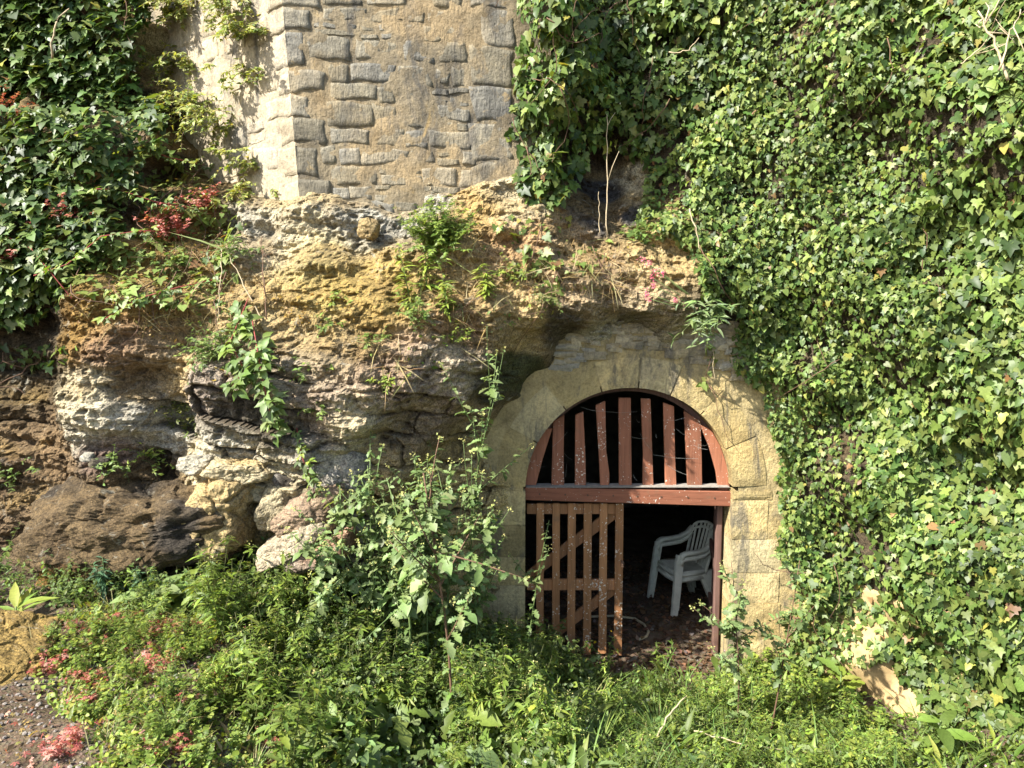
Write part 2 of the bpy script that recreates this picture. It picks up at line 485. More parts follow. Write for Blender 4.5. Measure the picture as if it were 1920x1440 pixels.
# beds of stone broken into blocks
zt = tilt[:, 2] * 4.6 + 0.55 * fbm(P3 * 1.3, 3, 201) + 0.12 * fbm(P3 * 6, 2, 202)
lay = np.floor(zt); zero = np.zeros(len(zt), np.int64)
xt = tilt[:, 0] * 1.25 + _h(lay.astype(np.int64), zero, zero, 203) * 9 + 0.35 * fbm(P3 * 1.7, 3, 204) + 0.1 * fbm(P3 * 7, 2, 205)
colm = np.floor(xt)
block = _h(lay.astype(np.int64), colm.astype(np.int64), zero, 206)
dj = np.minimum(np.minimum(zt - lay, lay + 1 - zt) / 4.6, np.minimum(xt - colm, colm + 1 - xt) / 1.25)
joint = smooth(0.022, 0.0, dj + 0.03 * np.maximum(0, fbm(P3 * 3, 3, 207)))
bedm = smooth(610, 740, gpy) * smooth(-.35, .2, fbm(P3 * 0.9, 2, 208) + .15)
lower = smooth(640, 760, gpy) * smooth(60, 150, gpx)
fine = fbm(P3 * 9, 4, 51)
pit1, _, _ = worley(tilt * [9, 9, 14] + fbm(P3 * 4, 3, 52)[:, None] * 1.2, 53)
pit = smooth(.42, .12, pit1) * smooth(-.15, .35, fbm(P3 * 2.4, 3, 54))
peb = fbm(P3 * 24, 3, 63)
Yr = Y0 + amp * (-0.055 * big - 0.06 * strata - bedm * 0.15 * (block - .5) + bedm * 0.06 * joint - 0.028 * (1 - 2 * np.abs(fbm(tilt * [2, 2, 15], 4, 161))) - 0.02 * (1 - 2 * np.abs(fbm(P3 * 15, 3, 171))) - 0.03 * rid - 0.05 * np.abs(fine) * 1.6 + 0.02 - 0.028 * peb + 0.04 * pit - 0.03 * fbm(tilt * [5, 5, 11], 3, 151)
                 + lower * (0.03 * (1 - crack) - 0.08 * (cid - 0.5) - 0.05 * fbm(tilt * [3, 3, 7.5], 4, 88)))
Yr += (1 - lower) * amp * (-0.02 * fbm(P3 * 6, 3, 77))
YG = Yr.reshape(gx.shape)

def bil(A, x, z):
    x = np.asarray(x, float); z = np.asarray(z, float)
    i = np.clip(np.searchsorted(GX, x) - 1, 0, len(GX) - 2); j = np.clip(np.searchsorted(GZ, z) - 1, 0, len(GZ) - 2)
    fu = np.clip((x - GX[i]) / (GX[i + 1] - GX[i]), 0, 1); fv = np.clip((z - GZ[j]) / (GZ[j + 1] - GZ[j]), 0, 1)
    return (A[j, i] * (1 - fu) + A[j, i + 1] * fu) * (1 - fv) + (A[j + 1, i] * (1 - fu) + A[j + 1, i + 1] * fu) * fv
def rockY(x, z): return bil(YG, x, z)
Y0G = Y0.reshape(gx.shape)
def rockY0(x, z): return bil(Y0G, x, z)

# the ground: z as a function of x and y
GC = np.array([(0.15,0,.0),(1.0,0,.0),(2.0,0,.0),(1,1.5,0),(0,3,0),(3,3,0),(2,5,0),(-1,4,.3),(4,4,0),
 (-2.4,-.8,1.32),(-3.2,-.8,1.34),(-4.2,-.85,1.36),(-6,-.8,1.4),(-2.1,-2,1.25),(-3.2,-2.1,1.3),(-2.1,-3.4,1.3),(-3.5,-3.6,1.35),(-1.7,-1.0,1.12),(-1.2,-.9,.8),(-.8,-.6,.5),(-.3,-.3,.22),
 (-1.2,-2.0,.95),(-.6,-1.4,.5),(-.4,-2.3,.62),(.3,-.9,.15),(1.0,-.8,.06),(1.05,-2.0,.34),(1.8,-.8,.05),(2.3,-.5,-.08),(2.8,-.9,-.12),(2.6,-1.2,-.05),(3.1,-1.6,.0),(2.2,-2.2,.3),(3.6,-2.8,.2),(.5,-3,.8),(2,-3.2,.8),
 (0,-4.5,1.4),(2.5,-4.5,1.25),(-2.5,-5,1.5),(0,-6.4,1.7),(3,-6.4,1.6),(-5,-6.4,1.7),(6,-6,1.5),(6,-3,.8)])
def G0(x, y):
    return shepard(np.stack([np.ravel(x), np.ravel(y)], 1).astype(float), GC[:, :2], GC[:, 2], 0.03, 1.8)
def G(x, y):
    x = np.ravel(np.asarray(x, float)); y = np.ravel(np.asarray(y, float))
    P = np.stack([x, y, 0 * x], 1)
    ind = smooth(0.1, 0.5, y)
    return G0(x, y) + (0.05 * fbm(P * 1.7, 3, 8) + 0.02 * fbm(P * 7, 3, 9)) * (1 - 0.7 * ind)

def hit(px, py, what='both'):
    """first point of rock or ground seen at a place of the photograph, and which it was"""
    d = ray(px, py)
    t = np.linspace(2.0, 9.5, 500)
    P = CAM + t[:, None] * d
    fr = (P[:, 1] - rockY(P[:, 0], P[:, 2])) > 0
    if what == 'rock': fg = np.zeros(len(t), bool)
    else: fg = P[:, 2] < G(P[:, 0], P[:, 1])
    if what == 'ground': fr = np.zeros(len(t), bool)
    k = np.argmax(fr | fg) if (fr | fg).any() else 350
    return P[k]

# colours of the rock, darker below overhangs and in the hollow: zones seen in the photograph, tied to places on the face
CREAM=(.41,.355,.23); OCHRE=(.37,.28,.14); GREY=(.31,.295,.245); MOSS=(.22,.15,.05); OLIVE=(.27,.21,.06); STAIN=(.05,.043,.034); PINK=(.33,.275,.195); EARTH=(.17,.095,.045); DARKROCK=(.06,.06,.062); SHADED_SOIL=(.07,.055,.035)
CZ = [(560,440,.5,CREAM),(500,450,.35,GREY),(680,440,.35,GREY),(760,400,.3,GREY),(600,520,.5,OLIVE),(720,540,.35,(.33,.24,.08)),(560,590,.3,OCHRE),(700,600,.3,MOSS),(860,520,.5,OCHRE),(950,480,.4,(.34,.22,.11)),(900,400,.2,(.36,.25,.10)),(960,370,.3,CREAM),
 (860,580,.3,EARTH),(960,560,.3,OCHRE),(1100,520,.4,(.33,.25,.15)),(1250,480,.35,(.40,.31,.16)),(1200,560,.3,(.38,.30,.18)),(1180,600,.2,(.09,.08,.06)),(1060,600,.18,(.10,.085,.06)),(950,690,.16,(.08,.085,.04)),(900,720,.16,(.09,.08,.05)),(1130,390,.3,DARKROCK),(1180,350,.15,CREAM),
 (1300,640,.3,CREAM),(1150,640,.3,(.38,.35,.26)),
 (240,480,.45,(.24,.16,.06)),(180,570,.4,(.27,.17,.05)),(330,540,.4,(.22,.15,.07)),(450,560,.4,OCHRE),(60,620,.5,SHADED_SOIL),(60,720,.45,(.10,.075,.04)),(60,820,.4,(.16,.11,.06)),(40,900,.3,(.13,.09,.05)),
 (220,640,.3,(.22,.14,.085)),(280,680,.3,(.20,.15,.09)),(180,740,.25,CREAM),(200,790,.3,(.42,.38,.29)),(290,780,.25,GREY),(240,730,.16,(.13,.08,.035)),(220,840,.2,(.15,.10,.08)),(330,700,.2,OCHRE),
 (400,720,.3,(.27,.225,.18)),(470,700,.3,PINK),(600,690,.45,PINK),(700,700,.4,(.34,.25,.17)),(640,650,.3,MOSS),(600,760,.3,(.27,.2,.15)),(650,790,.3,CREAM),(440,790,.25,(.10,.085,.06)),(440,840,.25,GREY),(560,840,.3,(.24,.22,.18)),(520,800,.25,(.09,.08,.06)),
 (420,890,.3,CREAM),(500,900,.3,CREAM),(620,880,.25,GREY),(700,880,.3,OCHRE),(760,820,.3,(.24,.18,.11)),(780,760,.3,(.30,.23,.16)),(850,680,.25,PINK),(800,900,.35,(.40,.31,.15)),(820,1000,.4,(.42,.33,.16)),(560,960,.3,CREAM),(300,950,.4,(.12,.085,.045)),(500,1000,.35,OCHRE),(640,1000,.3,GREY),
 (1550,700,1.3,SHADED_SOIL),(1700,700,1.5,SHADED_SOIL),(1850,700,1.5,SHADED_SOIL),(1550,250,1.0,SHADED_SOIL),(1300,200,.7,SHADED_SOIL),(100,300,.9,SHADED_SOIL),(100,100,.9,SHADED_SOIL),(100,450,.7,SHADED_SOIL),(1600,1250,.4,(.60,.44,.22)),(1680,1300,.35,(.60,.44,.22)),(1550,1200,.3,(.55,.42,.22)),(310,120,.3,(.38,.34,.22)),(270,300,.25,(.22,.17,.12))]  # dark soil zones behind the ivy: shade under the leaves put into the colour
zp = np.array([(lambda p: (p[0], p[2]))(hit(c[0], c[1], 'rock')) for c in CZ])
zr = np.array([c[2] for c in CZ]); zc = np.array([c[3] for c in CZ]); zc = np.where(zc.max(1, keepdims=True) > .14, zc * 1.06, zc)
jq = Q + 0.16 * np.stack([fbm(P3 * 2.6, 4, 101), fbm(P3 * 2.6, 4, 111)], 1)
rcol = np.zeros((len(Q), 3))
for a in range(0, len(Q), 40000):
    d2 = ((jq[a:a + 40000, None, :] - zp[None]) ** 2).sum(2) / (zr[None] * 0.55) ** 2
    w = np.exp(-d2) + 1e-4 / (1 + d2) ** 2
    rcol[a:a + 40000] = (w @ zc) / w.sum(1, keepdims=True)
mossn = fbm(P3 * 3.3, 4, 131)                                     # patches of moss on what faces up
slope = np.gradient(Y0G, GZ, axis=0).ravel()
mm = (smooth(0.35, 1.0, slope + 0.9 * mossn) * 0.5)[:, None] * (1 - smoothness)[:, None]
rcol = rcol * (1 - mm) + mm * np.array([.29, .20, .075])
crevice = np.clip((1 - crack) * lower * .5 + joint * bedm + pit * .5, 0, 1)[:, None] * 0.7  # darker brown in the cracks, joints and pits
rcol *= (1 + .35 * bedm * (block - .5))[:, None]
rcol = rcol * (1 - crevice) + crevice * np.array([.07, .05, .03])

nzr, nxr = gx.shape
idx = np.arange(nzr * nxr).reshape(nzr, nxr)
quads = np.stack([idx[:-1, :-1], idx[:-1, 1:], idx[1:, 1:], idx[1:, :-1]], -1).reshape(-1, 4)
ARC_C = at(1180, 921, 0.0)                     # centre of the arch on the wall face
ARC_R = 0.5 * (at(1375, 921, 0)[0] - at(985, 921, 0)[0])
ctr = P3[quads].mean(1)
hole = ((np.abs(ctr[:, 0] - ARC_C[0]) < ARC_R + 0.12) & (ctr[:, 2] < ARC_C[2] + 0.02)) | (np.hypot(ctr[:, 0] - ARC_C[0], ctr[:, 2] - ARC_C[2]) < ARC_R + 0.12)
gq = G0(ctr[:, 0], Yr[quads].mean(1))
keep = ~hole & (ctr[:, 2] > gq - 0.25)
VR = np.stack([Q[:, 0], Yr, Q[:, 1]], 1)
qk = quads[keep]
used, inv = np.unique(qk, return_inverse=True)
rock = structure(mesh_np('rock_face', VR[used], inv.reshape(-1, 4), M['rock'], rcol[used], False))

# the yellow plastered wall that shows under the ivy on the right
wx = np.arange(2.6, 3.9, 0.03); wz = np.arange(-0.45, 1.0, 0.03)
wX, wZ = np.meshgrid(wx, wz)
pts = np.stack([wX.ravel(), 0 * wX.ravel(), wZ.ravel()], 1)
edge = np.maximum(smooth(0.88, 0.97, wZ.ravel()), np.maximum(smooth(2.78, 2.62, wX.ravel()), smooth(3.75, 3.88, wX.ravel())))
pts[:, 1] = rockY0(pts[:, 0], pts[:, 2]) - 0.075 - 0.012 * fbm(pts * 3, 3, 301) - 0.004 * fbm(pts * 14, 2, 302) + 0.2 * edge
k = np.arange(wX.size).reshape(wX.shape)
wf = np.stack([k[:-1, :-1], k[:-1, 1:], k[1:, 1:], k[1:, :-1]], -1).reshape(-1, 4)
tag(mesh_np('plastered_wall', pts, wf, M['yellow_plaster']), 'smooth yellow plastered wall showing bare beneath the hem of the ivy', 'wall')

# ground sheet: fine near the rock, coarse to the far edge
ax = np.unique(np.concatenate([np.linspace(-40, -6, 18), np.arange(-6, 6, 0.06), np.linspace(6, 40, 18)]))
ay = np.unique(np.concatenate([np.linspace(-60, -7, 22), np.arange(-7, -4, 0.2), np.arange(-4, 2.0, 0.06), np.linspace(2, 9, 18)]))
X, Yg = np.meshgrid(ax, ay)
Zg = G(X, Yg).reshape(X.shape)
gi = np.arange(X.size).reshape(X.shape)
gq = np.stack([gi[:-1, :-1], gi[:-1, 1:], gi[1:, 1:], gi[1:, :-1]], -1).reshape(-1, 4)
ground = structure(mesh_np('ground', np.stack([X.ravel(), Yg.ravel(), Zg.ravel()], 1), gq, M['ground']))

# ------------------------------------------------------------------ the stone building on the rock
COR = at(566, 410, -0.34)                          # foot of its corner
batter = 0.035                                     # the corner leans out of true: wider at the foot
A_F, A_L = R(7), R(35)
UF = np.array([math.cos(A_F), math.sin(A_F), 0]); NF = np.array([math.sin(A_F), -math.cos(A_F), batter]); NF /= np.linalg.norm(NF)
UL = np.array([-math.cos(A_L), math.sin(A_L), 0]); NL = np.array([-math.sin(A_L), -math.cos(A_L), -0.016]); NL /= np.linalg.norm(NL)
def corner_at(z):
    # the edge where both faces meet
    e = np.cross(NF, NL); e = e / e[2]
    return COR + e * (z - COR[2])
def face_pt(u, z, w, side):
    U, N = (UF, NF) if side == 'F' else (UL, NL)
    return corner_at(z) + U * u + N * w
def uv_of(px, py, side):
    U, N = (UF, NF) if side == 'F' else (UL, NL)
    d = ray(px, py); t = ((COR - CAM) @ N) / (d @ N); P = CAM + d * t
    return (P - corner_at(P[2])) @ U, P[2]
building = thing('stone_building', 'tall grey and tan rubble stone building with cut corner blocks standing on the rock', 'building', COR)
def to_building(V): return np.asarray(V) - COR

def core_face(side, length, z0, z1, step=0.035):
    us = np.arange(0, length + step, step); zs = np.arange(z0, z1, step)
    uu, zz = np.meshgrid(us, zs)
    e = np.cross(NF, NL); e = e / e[2]
    U, N = (UF, NF) if side == 'F' else (UL, NL)
    base = COR + e * (zz.ravel()[:, None] - COR[2]) + U * uu.ravel()[:, None]
    w = 0.022 * fbm(base * 2.1, 4, 7) + 0.013 * fbm(base * 14, 3, 8) - 0.001
    w *= smooth(0, 0.12, uu.ravel())
    V = base + N * w[:, None]
    k = np.arange(uu.size).reshape(uu.shape)
    q = np.stack([k[:-1, :-1], k[:-1, 1:], k[1:, 1:], k[1:, :-1]], -1).reshape(-1, 4)
    return V, q
vf, qf = core_face('F', 2.2, 3.3, 8.2)
vl, ql = core_face('L', 2.4, 3.3, 8.2)
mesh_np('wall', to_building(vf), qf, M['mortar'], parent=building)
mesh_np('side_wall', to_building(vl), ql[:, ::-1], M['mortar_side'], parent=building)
mb = MB()                                            # its flat top and the sides out of sight
tp = [face_pt(0, 8.15, 0, 'F'), face_pt(2.2, 8.15, 0, 'F'), face_pt(2.2, 8.15, 0, 'F') + np.array([0, 3.0, 0]), face_pt(2.4, 8.15, 0, 'L') + np.array([0, 1.5, 0]), face_pt(2.4, 8.15, 0, 'L')]
bt = [p - np.array([0, 0, 4.9]) for p in tp]
mb.add([p - COR for p in tp + bt], [(0, 1, 2, 3, 4), (1, 6, 7, 2), (2, 7, 8, 3), (3, 8, 9, 4)])
mb.build('roof_slab', M['mortar'], building)

def slab(quad_uv, side, thick, seed, corner=False):
    """a rough stone: quad_uv gives four corners (u,z) counter-clockwise from lower left"""
    q = np.array(quad_uv, float)
    w = max(q[1][0] - q[0][0], q[2][0] - q[3][0]); h = max(q[3][1] - q[0][1], q[2][1] - q[1][1])
    nu = int(np.clip(w / 0.05, 4, 9)); nv = int(np.clip(h / 0.05, 4, 8))
    def ticks(n, L): return np.concatenate([[0, min(0.014 / L, 0.2)], np.linspace(0, 1, n + 1)[1:-1], [1 - min(0.014 / L, 0.2), 1]])
    s, t = np.meshgrid(ticks(nu, w), ticks(nv, h))
    # the outer ring goes down the sides
    def squash(a): return np.clip((a - 0.0), 0, 1)
    ss = s.copy(); tt = t.copy()
    P = (q[0] * ((1 - ss) * (1 - tt))[..., None] + q[1] * (ss * (1 - tt))[..., None] + q[2] * (ss * tt)[..., None] + q[3] * ((1 - ss) * tt)[..., None])
    u, z = P[..., 0], P[..., 1]
    ed = np.minimum(np.minimum(ss + 9 if corner else ss, 1 - ss) * w, np.minimum(tt, 1 - tt) * h)
    body = smooth(0.0, 0.009, ed)
    pts = np.stack([u.ravel(), z.ravel(), np.full(u.size, seed * 1.7)], 1)
    nz = fbm(pts * 7, 3, seed) * 0.013 + fbm(pts * 17, 2, seed + 4) * 0.008
    wob = np.stack([fbm(pts * 5, 3, seed + 30), fbm(pts * 5, 3, seed + 31)], 1) * 0.045
    wv = -0.03 + body.ravel() * (thick + 0.03) + nz * body.ravel()
    if corner:
        cw = smooth(0, .1, ss.ravel()); nz = nz * cw; wob = wob * cw[:, None]
        wv = -0.03 + body.ravel() * (thick + 0.03) + nz * body.ravel()
    V = []
    for a, b, c in zip(u.ravel() + wob[:, 0], z.ravel() + wob[:, 1], wv):
        V.append(face_pt(a, b, c, side))
    k = np.arange(u.size).reshape(u.shape)
    f = np.stack([k[:-1, :-1], k[:-1, 1:], k[1:, 1:], k[1:, :-1]], -1).reshape(-1, 4)
    if side == 'L': f = f[:, ::-1]
    return np.array(V), f

front_px = [(885,88,963,162),(885,163,961,230),(887,232,962,305),(903,17,965,85),(877,-14,963,13),(884,307,962,352),(885,-80,963,-17)]
rects = []
def stone_rect(side, x0, y0, x1, y1, name='stone', thick=None, jitter=0.018):
    a = uv_of(x0, y1, side); b = uv_of(x1, y0, side)
    u0, u1 = sorted((a[0], b[0])); z0, z1 = a[1], b[1]
    j = lambda: random.uniform(-jitter, jitter)
    quad = [(u0 + j(), z0 + j()), (u1 + j(), z0 + j()), (u1 + j(), z1 + j()), (u0 + j(), z1 + j())]
    V, f = slab(quad, side, random.uniform(0.002, 0.008) if thick is None else thick, random.randint(1, 999))
    rects.append((side, u0, z0, u1, z1))
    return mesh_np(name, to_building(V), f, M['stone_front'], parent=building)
quoins = [(-120,-72,80),(-68,-28,60),(-25,13,70),(15,57,50),(61,127,32),(130,173,70),(176,218,34),(220,268,60),(271,330,40),(334,407,57)]
for y0, y1, wpx in quoins:
    # one block that shows on both faces: a long arm on the front and a short one on the left, or the other way round
    ycen = 0.5 * (y0 + y1)
    ex = proj(corner_at(uv_of(560, ycen, 'F')[1]))[0]
    zlo = uv_of(ex + 5, y1, 'F')[1]; zhi = uv_of(ex + 5, y0, 'F')[1]
    lu = uv_of(ex + wpx, ycen, 'F')[0]; ll = random.choice([0.16, 0.2, 0.3, 0.36])
    Va, fa = slab([(-.004, zlo), (lu, zlo + random.uniform(-.01, .01)), (lu, zhi), (-.004, zhi)], 'F', 0.008, random.randint(1, 999), True)
    Vb, fb = slab([(-.004, zlo), (ll, zlo - 0.01), (ll, zhi - 0.01), (-.004, zhi)], 'L', 0.008, random.randint(1, 999), True)
    nu = None
    for (V, sgn, N) in ((Va, 1, NF), (Vb, -1, NL)):
        pass
    qo = mesh_np('quoin', to_building(np.concatenate([Va, Vb])), np.concatenate([fa, fb + len(Va)]), M['stone_front'], parent=building)
    qo.data.materials.append(M['stone_side'])  # left arm takes the colour with the sunlight put in
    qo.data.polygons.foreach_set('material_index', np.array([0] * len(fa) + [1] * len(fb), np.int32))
    rects.append(('F', 0, zlo, lu, zhi)); rects.append(('L', 0, zlo, ll, zhi))
for r in front_px: stone_rect('F', *r)
def fill(side, u_end, z0, z1, hrange, wrange):
    """courses of rubble with shared, wavering joints; some stones are two thin ones"""
    zs = [z0]
    while zs[-1] < z1: zs.append(zs[-1] + random.uniform(*hrange))
    def zb(k, u): return zs[k] + 0.035 * (float(vnoise(np.array([[u * 3.1 + k * 7.7, k * 3.3, 0.5]]), 61)[0]) - .5)
    for k in range(len(zs) - 1):
        zm0, zm1 = zs[k], zs[k + 1]
        u = 0.012 + max([b_ for sd, a_, c_, b_, d_ in rects if sd == side and a_ == 0 and min(zm1, d_) - max(zm0, c_) > 0.02] or [0.0])
        while u < u_end - 0.05:
            w = random.uniform(*wrange); w = min(w, u_end - u)
            sl = random.uniform(-.015, .015)
            g = 0.002
            cuts = [0, 1] if random.random() > .22 else [0, random.uniform(.4, .6), 1]
            for a_, b_ in zip(cuts[:-1], cuts[1:]):
                lo = lambda uu: zb(k, uu) * (1 - a_) + zb(k + 1, uu) * a_ + g
                hi = lambda uu: zb(k, uu) * (1 - b_) + zb(k + 1, uu) * b_ - g
                V, f = slab([(u + g, lo(u)), (u + w - g, lo(u + w)), (u + w - g + sl, hi(u + w)), (u + g, hi(u))], side, random.uniform(-0.003, 0.005), random.randint(1, 999))
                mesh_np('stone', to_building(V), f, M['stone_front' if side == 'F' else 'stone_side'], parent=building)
            u += w
UR = uv_of(884, 200, 'F')[0]
fill('F', UR, 3.72, 6.5, (0.11, 0.21), (0.12, 0.42))
fill('L', 1.7, 3.72, 6.5, (0.15, 0.26), (0.14, 0.36))

# ------------------------------------------------------------------ the arched doorway below
doorway = thing('arched_doorway', 'yellow sandstone doorway with a round arch set back under the rock ledge', 'doorway', (ARC_C[0], 0, 0))
DO = np.array([ARC_C[0], 0, 0])
def dpx(px, py, Y=0.0): return at(px, py, Y)
def arch_block(poly, name, mat, y_front, y_back, seed, sub=0.07):
    """block given by a quad (x,z) x4, face roughened"""
    q = np.array(poly, float)
    w = max(np.linalg.norm(q[1] - q[0]), np.linalg.norm(q[2] - q[3])); h = max(np.linalg.norm(q[3] - q[0]), np.linalg.norm(q[2] - q[1]))
    nu = int(np.clip(w / sub, 3, 8)); nv = int(np.clip(h / sub, 3, 8))
    s, t = np.meshgrid(np.linspace(0, 1, nu + 1), np.linspace(0, 1, nv + 1))
    P = q[0] * ((1 - s) * (1 - t))[..., None] + q[1] * (s * (1 - t))[..., None] + q[2] * (s * t)[..., None] + q[3] * ((1 - s) * t)[..., None]
    return P, s, t, w, h
def dressed(P, s, t, w, h, name, mat, y_front, y_back, seed):
    ed = np.minimum(np.minimum(s, 1 - s) * w, np.minimum(t, 1 - t) * h)
    x = P[..., 0].ravel(); z = P[..., 1].ravel()
    pts = np.stack([x, z, np.full(x.size, seed * 0.77)], 1)
    y = y_front - 0.007 * fbm(pts * 8, 3, seed) - 0.003 + 0.010 * (1 - smooth(0, 0.02, ed.ravel()))
    n = x.size
    k = np.arange(n).reshape(s.shape)
    V = np.concatenate([np.stack([x, y, z], 1), np.stack([x, np.full(n, y_back), z], 1)])
    f = [np.stack([k[:-1, :-1], k[:-1, 1:], k[1:, 1:], k[1:, :-1]], -1).reshape(-1, 4)]
    ring = np.concatenate([k[0, :], k[1:, -1], k[-1, -2::-1], k[-2:0:-1, 0]])
    nx_ = np.roll(ring, -1)
    f.append(np.stack([nx_, ring, ring + n, nx_ + n], 1))
    return mesh_np(name, V - DO, np.concatenate(f), mat, parent=doorway, smooth_shade=False)
va = [180 - 2, 152, 128, 106, 86, 68, 48, 24, 2]
for i in range(len(va) - 1):
    a0, a1 = R(va[i] - 0.38), R(va[i + 1] + 0.38)
    ro = ARC_R + random.uniform(0.27, 0.34)
    nt_, nr_ = 6, 4
    s, t = np.meshgrid(np.linspace(0, 1, nt_ + 1), np.linspace(0, 1, nr_ + 1))
    an = a0 + (a1 - a0) * s; rr = ARC_R + (ro - ARC_R) * t
    P = np.stack([ARC_C[0] + rr * np.cos(an), ARC_C[2] + rr * np.sin(an)], -1)
    dressed(P, s, t, abs(a1 - a0) * ARC_R, ro - ARC_R, 'voussoir', M['arch_stone'], 0.0, 0.34, 40 + i)
jl = [921, 985, 1045, 1098, 1160, 1240, 1300]
for sd in (-1, 1):
    ys = jl if sd < 0 else [921, 938, 1012, 1075, 1132, 1200, 1300]
    for i in range(len(ys) - 1):
        z1 = at(1180, ys[i], 0)[2]; z0 = at(1180, ys[i + 1], 0)[2]
        xi = ARC_C[0] + sd * ARC_R
        wd = random.uniform(0.30, 0.5)
        xo = xi + sd * wd
        a, b = min(xi, xo), max(xi, xo)
        P, s, t, w, h = arch_block([(a, z0 + 0.004), (b, z0 + 0.004), (b, z1 - 0.004), (a, z1 - 0.004)], '', None, 0, 0, 0)
        dressed(P, s, t, w, h, 'jamb_stone', M['arch_stone'], 0.0, 0.34, 60 + i * 3 + sd)
# rendered wall between the arch stones and the rock
bx = np.arange(ARC_C[0] - 2.1, ARC_C[0] + 1.95, 0.045); bz = np.arange(-0.35, 3.35, 0.045)
xx, zz = np.meshgrid(bx, bz)
pts = np.stack([xx.ravel(), 0 * xx.ravel(), zz.ravel()], 1)
ppx, ppy = proj(pts)
yy = 0.012 - 0.012 * fbm(pts * 4, 4, 9) - 0.010 * fbm(pts * 22, 3, 10) * smooth(0.0, 0.4, fbm(pts * 1.5, 3, 12) + 0.1)
V = np.stack([xx.ravel(), yy, zz.ravel()], 1)
k = np.arange(xx.size).reshape(xx.shape)
f = np.stack([k[:-1, :-1], k[:-1, 1:], k[1:, 1:], k[1:, :-1]], -1).reshape(-1, 4)
fc = pts[f].mean(1)
hole = ((np.abs(fc[:, 0] - ARC_C[0]) < ARC_R + 0.04) & (fc[:, 2] < ARC_C[2] + 0.02)) | (np.hypot(fc[:, 0] - ARC_C[0], fc[:, 2] - ARC_C[2]) < ARC_R + 0.04)
poly = [(780,1400),(780,900),(830,740),(890,660),(1000,604),(1200,592),(1345,606),(1480,640),(1640,900),(1650,1400)]
keepf = ~hole & in_poly(poly, ppx[f].mean(1), ppy[f].mean(1))
mesh_np('plaster', V - DO, f[keepf], M['arch_plaster'], parent=doorway)
# thin rubble courses over the arch
for i in range(230):
    px = random.uniform(1040, 1400); py = random.uniform(602, 712)
    p = at(px, py, 0.0)
    if math.hypot(p[0] - ARC_C[0], p[2] - ARC_C[2]) < ARC_R + 0.33: continue
    if px < 1050 + (py - 628) * -0.6 + 20: continue
    w = random.uniform(0.07, 0.24); h = random.uniform(0.03, 0.075)
    j = lambda: random.uniform(-0.016, 0.016)
    P, s, t, w_, h_ = arch_block([(p[0] - w / 2 + j(), p[2] - h / 2 + j()), (p[0] + w / 2 + j(), p[2] - h / 2 + j()), (p[0] + w / 2 + j(), p[2] + h / 2 + j()), (p[0] - w / 2 + j(), p[2] + h / 2 + j())], '', None, 0, 0, 0)
    dressed(P, s, t, w_, h_, 'rubble_stone', M['rubble'], random.uniform(-0.03, 0.0), 0.1, i)

# cellar behind the doorway: a rough vaulted passage
nA, nL = 26, 30
vv = []
xc, hw, hs = ARC_C[0] + 0.25, 1.45, 1.55
for j in range(nL + 1):
    y = 0.30 + 5.2 * j / nL
    for i in range(nA + 1):
        tt_ = i / nA
        if tt_ < 0.25: x, z = xc - hw, -0.3 + (hs + 0.3) * tt_ / 0.25
        elif tt_ > 0.75: x, z = xc + hw, -0.3 + (hs + 0.3) * (1 - tt_) / 0.25
        else:
            an = math.pi * (1 - (tt_ - 0.25) / 0.5); x, z = xc + hw * math.cos(an), hs + 1.25 * math.sin(an)
        vv.append((x, y, z))
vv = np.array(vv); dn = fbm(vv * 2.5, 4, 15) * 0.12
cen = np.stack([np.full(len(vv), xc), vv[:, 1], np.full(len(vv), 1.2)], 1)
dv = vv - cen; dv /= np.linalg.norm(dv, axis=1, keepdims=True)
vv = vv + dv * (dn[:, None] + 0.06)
k = np.arange(len(vv)).reshape(nL + 1, nA + 1)
f = np.stack([k[:-1, :-1], k[1:, :-1], k[1:, 1:], k[:-1, 1:]], -1).reshape(-1, 4)
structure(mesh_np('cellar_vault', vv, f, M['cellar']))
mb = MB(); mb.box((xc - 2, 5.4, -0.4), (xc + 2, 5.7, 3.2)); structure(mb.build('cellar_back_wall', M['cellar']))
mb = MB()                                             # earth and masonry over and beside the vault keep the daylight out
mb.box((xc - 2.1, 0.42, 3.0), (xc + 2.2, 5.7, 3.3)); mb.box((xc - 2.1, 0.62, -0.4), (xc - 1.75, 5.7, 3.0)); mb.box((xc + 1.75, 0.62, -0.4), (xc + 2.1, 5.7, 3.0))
structure(mb.build('cellar_outer_wall', M['cellar']))

